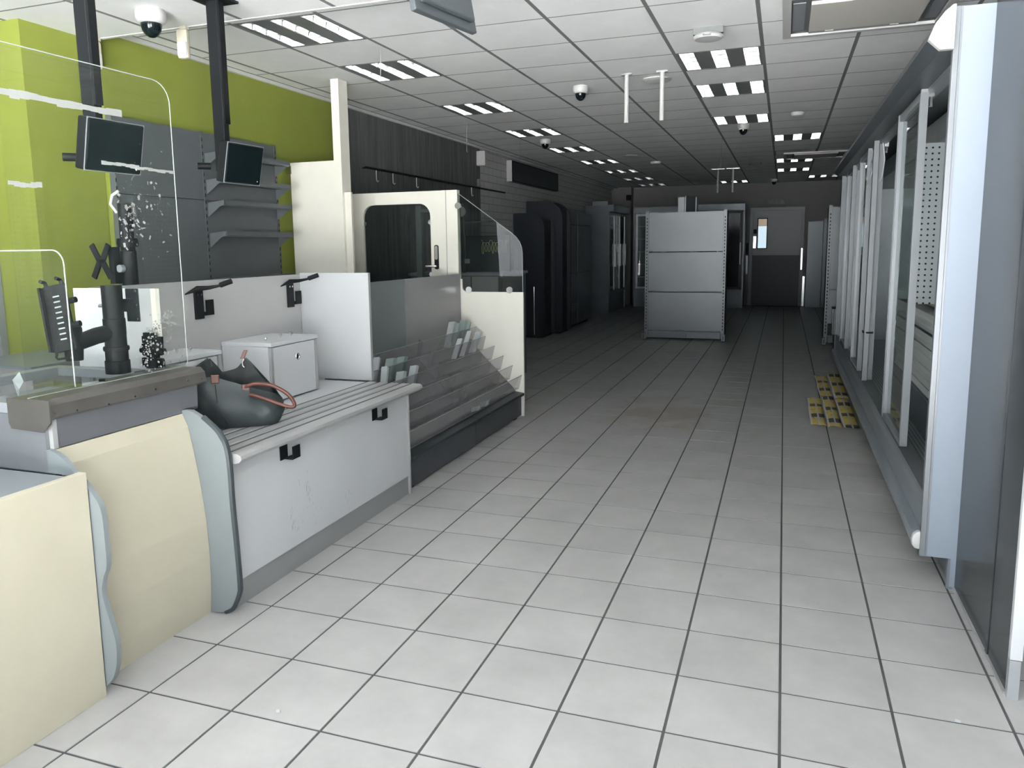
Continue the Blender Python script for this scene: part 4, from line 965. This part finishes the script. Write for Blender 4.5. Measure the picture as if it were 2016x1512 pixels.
# ------------------------------------------------------------------ big chiller along the right side
XF, YA, YE = .565, 1.385, 7.62
t = thing('display_chiller', 'long grey multideck chiller with sliding glass doors along the right', 'chiller', (1.0, 4.5, 0))
part('end_panel', B().prism([(XF+.012, .135), (.667, .135), (.667, 0), (1.5, 0), (1.5, 2.383), (XF+.012, 2.383)], 'y', YA, YA+.02), 'fridge_panel', t, label='pale blue-grey end panel')
part('end_trim', B().box(XF-.008, XF+.011, YA-.004, YA+.03, .135, 2.383), 'fridge_alu', t)
part('end_trim', B().box(XF+.0125, XF+.02, YA-.004, YA-.0005, .137, 2.38), 'fridge_alu', t)
part('end_trim', B().box(.667, .676, YA-.003, YA-.0005, 0, .135).box(.676, .70, YA-.003, YA-.0005, 0, .01), 'fridge_alu', t)
part('end_panel', B().prism([(XF+.012, .135), (.667, .135), (.667, 0), (1.5, 0), (1.5, 2.383), (XF+.012, 2.383)], 'y', YE-.02, YE), 'fridge_grey', t)
part('end_trim', B().box(XF-.008, XF+.011, YE-.03, YE+.004, .135, 2.36), 'fridge_alu', t)
part('toe_panel', B().box(.69, .70, YA+.021, YE-.021, .005, .14), 'fridge_grey', t)
part('back_shell', B().box(1.36, 1.5, YA+.021, YE-.021, .0, 2.38), 'fridge_grey', t)
part('roof', B().box(.62, 1.359, YA+.021, YE-.021, 2.235, 2.38), 'fridge_dark', t)
part('base_trough', B().box(.60, 1.359, YA+.021, YE-.021, .141, .34), 'fridge_dark', t)
part('base_panel', B().prism([(XF+.0, .145), (XF+.03, .145), (XF+.034, .39), (XF+.012, .40), (XF-.004, .345)], 'y', YA+.031, YE-.031), 'fridge_grey', t)
part('sill', B().prism([(XF-.006, .392), (XF+.11, .345), (XF+.11, .355), (XF-.002, .408)], 'y', YA+.031, YE-.031), 'fridge_alu', t)
bm_ = [(XF-.002, .158), (XF-.024, .160), (XF-.036, .175), (XF-.038, .20), (XF-.034, .222), (XF-.018, .236), (XF-.002, .238)]
bump = part('bumper', B().prism(bm_, 'y', YA+.045, YE-.03), 'fridge_grey', t, smooth=True)
part('bumper_cap', B().prism([(p[0]-.001, p[1]) for p in bm_], 'y', YA+.008, YA+.044), 'white_plastic', bump, bevel=.006, smooth=True)
cz = [(.465, 2.263), (.508, 2.222), (.60, 2.222), (.60, 2.234), (.516, 2.234), (.476, 2.268), (.50, 2.325), (.53, 2.362), (.56, 2.380), (.60, 2.380), (.60, 2.387), (.551, 2.387), (.518, 2.362), (.488, 2.322)]
can = part('canopy', B().prism(cz, 'y', YA+.005, YE), 'canopy_grey', t)
part('canopy_cap', B().prism([(.465, 2.263), (.508, 2.221), (.556, 2.221), (.556, 2.387), (.545, 2.387), (.518, 2.364), (.488, 2.324)], 'y', YA-.03, YA+.004), 'white_plastic', can, bevel=.002, label='white canopy end cap')
part('lamp_rail', B().box(.60, .66, YA+.03, YE-.03, 2.205, 2.232), 'fridge_alu', t)
part('inner_back', B().box(1.335, 1.355, YA+.022, YE-.022, .36, 2.23), 'perforated_steel', t, label='perforated steel back wall')
part('inner_divider', B().box(.70, 1.33, 3.06, 3.075, 1.10, 2.05), 'perforated_divider', t, label='perforated steel divider')
part('inner_end', B().box(.64, 1.33, YA+.022, YA+.03, .36, 2.23), 'galvanised', t)
part('inner_end', B().box(.64, 1.33, YE-.03, YE-.022, .36, 2.23), 'galvanised', t)
part('deck', B().box(.66, 1.33, YA+.032, YE-.032, .345, .358), 'mesh_deck', t)
part('air_duct', B().box(.80, 1.33, YA+.032, YE-.032, 2.06, 2.20), 'galvanised', t)
for yy in (2.62, 3.85, 5.08, 6.30):
    up_ = part('shelf_upright', B().box(1.30, 1.334, yy-.015, yy+.015, .37, 2.05), 'galvanised', t)
    s_ = B()
    for k in range(34): s_.box(1.2985, 1.30, yy-.004, yy+.004, .42+.048*k, .442+.048*k)
    part('slots', s_, 'slot_black', up_, kind='stuff')
part('socket_box', B().prism([(.86, 1.955), (.88, 1.985), (.955, 1.985), (.975, 1.955), (.975, 1.91), (.955, 1.88), (.88, 1.88), (.86, 1.91)], 'y', 3.03, 3.059), 'fridge_dark', t)
def chill_door(y0, y1, x, wide, k):
    d = part('sliding_door', B().box(x, x+.036, y0, y0+.032, .41, 2.205).box(x, x+.036, y1-wide, y1, .41, 2.205).box(x, x+.036, y0+.032, y1-wide, .41, .44).box(x, x+.036, y0+.032, y1-wide, 2.165, 2.205), 'fridge_alu', t)
    part('glass', B().box(x+.018, x+.024, y0+.033, y1-wide-.001, .441, 2.164), 'fridge_glass', d)
    rb = B()
    for q in range(3): rb.box(x-.004, x-.0005, y1-wide+wide*(q+.25)/3, y1-wide+wide*(q+.6)/3, .41, 2.205)
    part('grip_ribs', rb, 'fridge_alu', d)
    part('hinge', B().box(x+.038, x+.065, y0+.02, y0+.07, 2.185, 2.215).cyl((x+.052, y0+.045, 2.14), (x+.052, y0+.045, 2.19), .009, 8), 'bright_steel', d)
    part('end_plug', B().box(x+.003, x+.033, y0+.003, y0+.03, 2.206, 2.221), 'kick_grey', d)
for k, (a, b2, x, wd_) in enumerate(((2.22, 3.0, .568, .060), (4.36, 5.05, .606, .040), (4.80, 5.45, .568, .035), (5.52, 6.22, .606, .035), (6.26, 6.92, .568, .035), (6.95, 7.56, .606, .035))): chill_door(a, b2, x, wd_, k)
part('centre_post', B().box(.566, .600, 4.31, 4.355, .41, 2.225), 'fridge_alu', t)
part('cable_loop', B().tube([Vector((.575+.02*math.sin(a*1.0), 4.62+.20*math.cos(a), 2.03+.10*math.sin(a))) for a in [R(q) for q in range(-40, 290, 15)]], .004, 6), 'wire_white', t, smooth=True)
part('cable', B().tube(smoothpath([Vector((.62, 4.28, 2.20)), Vector((.63, 4.22, 2.08)), Vector((.625, 4.26, 1.97)), Vector((.62, 4.33, 1.93))]), .004, 6), 'wire_white', t, smooth=True)
part('cable_tie', B().tube([(.562, 4.40, .79), (.560, 4.34, .785), (.59, 4.30, .785), (.625, 4.30, .785)], .006, 6), 'black_plastic', t)
# stacked shelf trays left inside the chiller
t = thing('tray_stand', 'low dark crate inside the chiller under the stacked shelves', 'crate', (1.0, 3.2, .358))
part('body', B().ring_prism([(.76, 2.30), (1.24, 2.30), (1.24, 4.22), (.76, 4.22)], [(.78, 2.32), (1.22, 2.32), (1.22, 4.20), (.78, 4.20)], 'z', .359, .56), 'fridge_dark', t)
part('lid', B().box(.76, 1.24, 2.30, 4.22, .561, .58), 'fridge_dark', t)
def tray(z, dy, dx, i, label):
    t = thing('shelf_tray', label, 'shelf', (1.0+dx, 3.25+dy, z), 'loose chiller shelves stacked inside the right chiller')
    x0, x1, y0, y1 = .78+dx, 1.22+dx, 2.32+dy, 4.18+dy
    part('panel', B().box(x0, x1, y0, y1, z+.006, z+.028), 'light_grey_metal', t)
    part('front_lip', B().prism([(x0-.02, z+.001), (x0-.001, z+.001), (x0-.001, z+.034), (x0-.012, z+.038), (x0-.016, z+.012)], 'y', y0, y1), 'white_plastic', t)
    part('bracket', B().box(x0+.02, x1, y0+.05, y0+.06, z, z+.0058), 'galvanised', t); part('bracket', B().box(x0+.02, x1, y1-.06, y1-.05, z, z+.0058), 'galvanised', t)
rt = random.Random(5)
pos = ['bottom', 'second', 'third', 'fourth', 'fifth', 'sixth', 'seventh', 'eighth', 'ninth', 'tenth', 'eleventh', 'topmost']
for i in range(12): tray(.581+.0405*i, rt.uniform(-.04, .04), rt.uniform(-.02, .02), i, 'loose grey chiller shelf lying in the right chiller, %s of the stack%s' % (pos[i], ' counted from below' if 0 < i < 11 else ''))
solo('yellow_board', B().box(.85, 1.25, 2.6, 4.1, 1.068, 1.085), 'ivory_plastic', 'yellowish flat board lying on top of the stacked chiller shelves', 'board', bevel=.003)

# glossy end screen next to the viewer
t = thing('end_screen', 'glossy grey end screen with white front edge at the right', 'partition', (.71, .95, 0))
part('panel', B().box(.697, .722, .555, 1.383, .012, 2.39), 'gloss_grey', t)
part('front_edge', B().box(.694, .730, .530, .554, .135, 2.39), 'white_laminate', t, bevel=.002, label='white vertical front edge')
part('foot', B().box(.694, .726, .528, .554, 0, .134), 'galvanised', t)
part('floor_channel', B().box(.690, .730, .555, 1.38, 0, .0115), 'aluminium', t)
part('joint_strip', B().box(.694, .6968, .80, .83, .012, 2.385), 'gloss_grey', t)

# ------------------------------------------------------------------ yellow printed sheets on the floor
def sheet(x0, x1, y0, y1, idx, label, seed):
    rr = random.Random(seed); b = B(); nx, ny = 6, 26
    ph = rr.uniform(0, 6); sh = rr.uniform(-.006, .006)
    for j in range(ny+1):
        for i in range(nx+1):
            u, v = i/nx, j/ny
            z = .004+.006*abs(math.sin(v*11+ph))*(.4+u)+.006*abs(math.sin(u*3.1))+.002*rr.random()
            b.v.append((x0+(x1-x0)*u+sh*v+.0025*math.sin(v*9+ph), y0+(y1-y0)*v+.02*math.sin(u*5+ph), z))
    for j in range(ny):
        for i in range(nx): k = j*(nx+1)+i; b.f.append((k, k+1, k+nx+2, k+nx+1))
    o = solo('printed_sheet', b, 'printed_sheet_%d' % idx, label, 'sheet', 'yellow printed sheets on the floor', smooth=True)
    m = o.modifiers.new('thick', 'SOLIDIFY'); m.thickness = .0015; m.offset = 1
sheet(.215, .335, 4.42, 5.60, 0, 'yellow and black printed sheet on the floor, near left of the group', 1)
sheet(.346, .450, 4.40, 5.72, 1, 'yellow and black printed sheet on the floor, near middle of the group', 2)
sheet(.462, .580, 4.38, 5.62, 2, 'yellow and black printed sheet on the floor, near right against the chiller', 3)
sheet(.335, .450, 5.76, 6.98, 3, 'yellow and black printed sheet on the floor, far left of the group', 4)
sheet(.465, .590, 5.67, 7.16, 4, 'yellow and black printed sheet on the floor, far right with a torn top', 5)
# small litter
solo('floor_debris', B().obox((-1.524, -.293, .004), (1, .3, 0), (-.3, 1, 0), (0, 0, 1), .006, .004, .003), 'paper_white', 'tiny white crumb on the floor tiles left of centre', 'debris', 'crumbs on the floor')
solo('floor_debris', B().obox((.52, .34, .003), (1, -.3, 0), (.3, 1, 0), (0, 0, 1), .008, .004, .002), 'paper_white', 'tiny white chip on the tiles near the end screen', 'debris', 'crumbs on the floor')

# ------------------------------------------------------------------ gondola in the aisle
def gondola(x0, x1, y, h, splits, label, depth=.42, foot=True, mat='gondola_grey'):
    t = thing('gondola', label, 'shelving', ((x0+x1)/2, y+.2, 0))
    for x in (x0, x1-.05):
        u = part('upright', B().box(x, x+.05, y-.012, y+.03, .03, h+.02), mat, t)
        s_ = B()
        for k in range(int((h-.2)/.05)): s_.box(x+.018, x+.032, y-.0135, y-.012, .16+.05*k, .187+.05*k)
        part('slots', s_, 'slot_black', u, kind='stuff')
    for a, b2 in zip(splits[:-1], splits[1:]):
        part('back_panel', B().box(x0+.052, x1-.052, y-.004, y+.016, a+.007, b2-.007), mat, t)
        part('back_panel', B().box(x0+.052, x1-.052, y+depth-.018, y+depth, a+.007, b2-.007), mat, t)
    part('end_panel', B().box(x1-.045, x1-.005, y+.031, y+depth, .06, h), 'navy_panel', t); part('end_panel', B().box(x0+.005, x0+.045, y+.031, y+depth, .06, h), 'navy_panel', t)
    part('base_rail', B().box(x0+.052, x1-.052, y-.03, y+.012, .115, .135), 'fridge_alu', t)
    m = (x0+x1)/2
    for a, b2 in ((x0+.06, m-.05), (m-.045, m+.04), (m+.045, x1-.06)): part('plinth', B().box(a, b2, y-.02, y+.0, .03, .112), mat, t)
    part('top_cap', B().box(x0+.052, x1-.052, y+.018, y+depth-.02, h-.02, h), mat, t)
    if foot:
        for x in (x0-.02, x1-.03):
            f = part('foot', B().box(x, x+.05, y-.14, y-.011, .012, .105), mat, t)
            part('slot', B().box(x+.02, x+.03, y-.1415, y-.14, .03, .09), 'slot_black', f)
            part('foot_pad', B().cyl((x+.025, y-.10, 0), (x+.025, y-.10, .012), .02, 10), 'rubber', f)
        part('foot_pad', B().cyl((m, y+depth-.1, 0), (m, y+depth-.1, .06), .02, 10), 'rubber', t)
    return t
gt = gondola(-2.075, -.86, 10.02, 1.965, [.135, .745, 1.36, 1.965], 'free standing light grey gondola shelving end in the middle of the aisle')
tt = thing('sign_holder', 'grey sign holder post standing on top of the gondola', 'sign holder', (-1.5, 10.2, 1.966))
part('post', B().box(-1.59, -1.50, 10.06, 10.14, 1.966, 2.19), 'light_grey_metal', tt)
part('plate', B().obox((-1.42, 10.3, 2.09), (.45, 1, 0), (1, -.45, 0), (0, 0, 1), .19, .008, .12), 'fridge_dark', tt)
part('plate_edge', B().box(-1.495, -1.48, 10.1, 10.14, 1.966, 2.21), 'light_grey_metal', tt); part('plate_edge', B().box(-1.365, -1.35, 10.38, 10.4, 1.966, 2.2), 'light_grey_metal', tt)
gondola(.545, 1.62, 9.95, 1.98, [.30, .80, 1.37, 1.98], 'light grey gondola shelving against the right wall beyond the chiller')
t = thing('wire_basket', 'dim wire basket of netting at the foot of the right gondola', 'basket', (.85, 9.6, 0))
part('basket', B().ring_prism([(.64, 9.55), (1.1, 9.55), (1.1, 9.78), (.64, 9.78)], [(.65, 9.56), (1.09, 9.56), (1.09, 9.77), (.65, 9.77)], 'z', .19, .55), 'mesh_deck', t)
part('base', B().box(.66, 1.08, 9.57, 9.76, 0, .189), 'rubber', t)
part('rim', B().box(.63, 1.11, 9.54, 9.79, .55, .565), 'black_plastic', t)

# ------------------------------------------------------------------ dark units along the left wall
def arch_unit(x1, y0, y1, h, label, r=.28):
    x0 = XL-.02
    prof = [(x0, .03), (x1, .03), (x1, h-r)] + [(x1-r+r*math.cos(R(a)), h-r+r*math.sin(R(a))) for a in (12, 24, 36, 48, 60, 72, 84, 90)] + [(x0, h)]
    t = thing('chiller_cabinet', label, 'chiller', ((x0+x1)/2, (y0+y1)/2, 0), 'dark chiller cabinets on the left wall')
    part('end_panel', B().prism(prof, 'y', y0, y0+.04), 'navy_panel', t)
    part('end_panel', B().prism(prof, 'y', y1-.04, y1), 'navy_panel', t)
    part('carcass', B().box(x0, x1-.06, y0+.041, y1-.041, .03, h-.10), 'navy_panel', t)
    part('plinth', B().box(x0, x1-.05, y0+.02, y1-.02, 0, .029), 'rubber', t)
    return t
a1 = arch_unit(-3.63, 9.72, 10.35, 2.0, 'navy cabinet with curved top edge on the left wall, lower one in front', .26)
part('handle', B().cyl((-3.80, 9.70, .06), (-3.80, 9.70, .83), .010, 10).cyl((-3.80, 9.70, .10), (-3.80, 9.722, .10), .006, 8).cyl((-3.80, 9.70, .79), (-3.80, 9.722, .79), .006, 8), 'chrome', a1, smooth=True)
arch_unit(-3.52, 10.40, 10.95, 2.22, 'navy cabinet with curved top edge on the left wall, taller one behind', .3)
t = thing('steel_cabinet', 'dim steel cabinet with tall panelled doors beyond the curved units', 'cabinet', (-3.85, 11.9, 0))
part('carcass', B().box(XL-.02, -3.602, 11.0, 12.75, .05, 2.07), 'navy_panel', t)
part('plinth', B().box(XL-.02, -3.65, 11.02, 12.73, 0, .049), 'rubber', t)
for (a, b2) in ((11.0, 11.64), (11.655, 12.74)):
    for (z0, z1) in ((.07, .98), (.99, 1.84), (1.855, 2.065)): part('door', B().box(-3.60, -3.575, a+.006, b2-.006, z0, z1), 'dark_stainless', t, bevel=.003)
sv = B()
for k in range(4): sv.box(-3.574, -3.571, 11.2, 11.6, .30+.04*k, .315+.04*k)
part('vent_slats', sv, 'galvanised', t, kind='stuff')
def glass_chiller(name, label, axis, f, a0, a1, depth, h, doors, black=False):
    # axis 'x': front plane x=f facing +x, running along y; axis 'y': front plane y=f facing -y
    cx = (a0+a1)/2
    loc = (f-depth/2, cx, 0) if axis == 'x' else (cx, f+depth/2, 0)
    t = thing(name, label, 'chiller', loc)
    def bx(d0, d1, s0, s1, z0, z1):   # d = distance behind the front
        return B().box(f-d1, f-d0, s0, s1, z0, z1) if axis == 'x' else B().box(s0, s1, f+d0, f+d1, z0, z1)
    part('end_panel', bx(0, depth, a0, a0+.03, 0, h), 'dark_stainless', t); part('end_panel', bx(0, depth, a1-.03, a1, 0, h), 'dark_stainless', t)
    part('back_panel', bx(depth-.03, depth, a0+.031, a1-.031, 0, h), 'fridge_grey', t)
    part('top', bx(.03, depth-.031, a0+.031, a1-.031, h-.14, h), 'fridge_grey', t)
    part('base', bx(.02, depth-.031, a0+.031, a1-.031, 0.0, .42), 'fridge_grey', t)
    part('canopy', bx(-.10, .029, a0, a1, h-.13, h+.01), 'dark_stainless', t)
    n = doors; w = (a1-a0-.08)/n
    for k in range(n):
        s0 = a0+.04+w*k; s1 = s0+w-.012
        fr = bx(0, .03, s0, s0+.05, .43, h-.145)
        for q in ((s1-.05, s1, .43, h-.145), (s0+.05, s1-.05, .43, .48), (s0+.05, s1-.05, h-.195, h-.145)):
            o = bx(0, .03, *q); fr.add(o.v, o.f)
        d = part('door', fr, 'door_kick' if black else 'galvanised', t)
        part('pane', bx(.012, .018, s0+.051, s1-.051, .481, h-.196), 'screen_glass' if black else 'fridge_glass', d)
        part('handle', bx(-.03, -.002, s1-.04, s1-.02, 1.0, 1.5), 'galvanised', d)
    if not black:
        for z in (.7, 1.0, 1.3, 1.6, 1.9): part('shelf', bx(.08, depth-.04, a0+.05, a1-.05, z, z+.02), 'galvanised', t)
    return t
glass_chiller('upright_chiller', 'tall steel upright chiller with glass doors on the far left wall', 'x', -3.585, 14.4, 16.25, .52, 2.32, 3)
glass_chiller('upright_chiller', 'glass door chiller on the back wall, left of the gondola', 'y', 16.45, -3.42, -2.0, .7, 2.34, 2)
glass_chiller('upright_chiller', 'black door chiller on the back wall, right of the gondola', 'y', 16.45, -1.98, -.90, .7, 2.36, 2, True)
solo('carton', B().box(-4.0, -3.66, 14.6, 15.1, 2.331, 2.42), 'light_grey_metal', 'flat pale carton lying on top of the tall steel chiller', 'box', bevel=.004)
solo('wall_speaker', B().box(-3.70, -3.60, YB-.42, YB-.301, 2.55, 2.68), 'black_plastic', 'small black speaker on the pier in the back left corner', 'speaker', bevel=.006)

# ------------------------------------------------------------------ back door
x0, x1, zt = -.82, .385, 2.30
t = struct('door_1', B().box(x0, x0+.07, YB-.05, YB-.001, 0, zt).box(x1-.07, x1, YB-.05, YB-.001, 0, zt).box(x0+.07, x1-.07, YB-.05, YB-.001, zt-.07, zt), 'door_frame')
wx0, wx1, wz0, wz1 = -.63, -.44, 1.36, 2.04
def dpart(name, b, mat): return struct(name, b, mat, t)
dpart('upper_leaf', B().box(x0+.075, wx0, YB-.045, YB-.005, 1.19, zt-.075).box(wx1, x1-.075, YB-.045, YB-.005, 1.19, zt-.075).box(wx0, wx1, YB-.045, YB-.005, 1.19, wz0).box(wx0, wx1, YB-.045, YB-.005, wz1, zt-.075), 'door_grey')
dpart('kick_panel', B().box(x0+.075, x1-.075, YB-.048, YB-.005, .01, 1.185), 'door_kick')
wn = dpart('vision_frame', B().ring_prism([(wx0-.02, wz0-.02), (wx1+.02, wz0-.02), (wx1+.02, wz1+.02), (wx0-.02, wz1+.02)], [(wx0, wz0), (wx1, wz0), (wx1, wz1), (wx0, wz1)], 'y', YB-.052, YB-.046), 'black_metal')
dpart('vision_pane', B().box(wx0, wx1, YB-.03, YB-.024, wz0, wz1-.17), 'far_window'); dpart('vision_pane', B().box(wx0, wx1, YB-.03, YB-.024, wz1-.17, wz1), 'far_window_warm')
dpart('push_plate', B().box(-.735, -.67, YB-.05, YB-.046, 1.36, 1.64), 'bright_steel'); dpart('window_label', B().box(wx0-.01, wx1+.02, YB-.05, YB-.046, wz1+.035, wz1+.08), 'light_grey_metal')
dpart('lock_box', B().box(-.735, -.66, YB-.056, YB-.046, 1.70, 1.80), 'black_metal')
dpart('post_guard', B().box(x1+.003, x1+.05, YB-.09, YB-.03, 0, .70), 'bright_steel'); dpart('strike_plate', B().box(x1-.05, x1-.015, YB-.054, YB-.05, .85, 1.35), 'bright_steel')
t = thing('exit_sign', 'small dark exit sign with pictogram above the back door', 'sign', (-.25, YB-.03, 2.36))
part('plate', B().box(-.44, -.06, YB-.02, YB-.002, 2.365, 2.475), 'sign_dark', t)
part('pictogram', B().box(-.41, -.34, YB-.023, YB-.0205, 2.39, 2.45), 'sign_symbol', t)
part('pictogram', B().cyl((-.25, YB-.0225, 2.455), (-.25, YB-.0205, 2.455), .011, 10).obox((-.25, YB-.0215, 2.425), (1, 0, .2), (0, 1, 0), (-.2, 0, 1), .012, .001, .02).obox((-.262, YB-.0215, 2.392), (1, 0, .6), (0, 1, 0), (-.6, 0, 1), .006, .001, .018).obox((-.238, YB-.0215, 2.392), (1, 0, -.5), (0, 1, 0), (.5, 0, 1), .006, .001, .018), 'sign_symbol', t)
part('arrow', B().prism([(-.135, 2.38), (-.115, 2.38), (-.115, 2.425), (-.095, 2.425), (-.125, 2.46), (-.155, 2.425), (-.135, 2.425)], 'y', YB-.023, YB-.0205), 'sign_symbol', t)
# wall pads and lockers right of the door
t = thing('locker', 'dim grey locker right of the back door', 'locker', (.62, 17.0, 0))
part('carcass', B().box(.46, .78, 16.92, 17.28, 0, 1.95), 'fridge_grey', t)
part('door', B().box(.463, .777, 16.9, 16.918, .02, 1.20), 'fridge_grey', t); part('door', B().box(.463, .777, 16.9, 16.918, 1.21, 1.94), 'fridge_grey', t)
t = thing('locker', 'dim grey locker farther right, beside the right gondola', 'locker', (.95, 16.8, 0))
part('carcass', B().box(.79, 1.1, 16.92, 17.28, 0, 2.0), 'fridge_grey', t)
part('door', B().box(.793, 1.097, 16.9, 16.918, .02, 1.99), 'fridge_grey', t)
t = thing('card_reader', 'dark box and steel guard on the wall left of the back door', 'wall box', (-.87, YB-.04, .5))
part('box', B().box(-.895, -.835, YB-.06, YB-.002, 1.20, 1.48), 'black_plastic', t)
part('guard', B().box(-.885, -.845, YB-.04, YB-.002, .75, 1.18), 'galvanised', t)
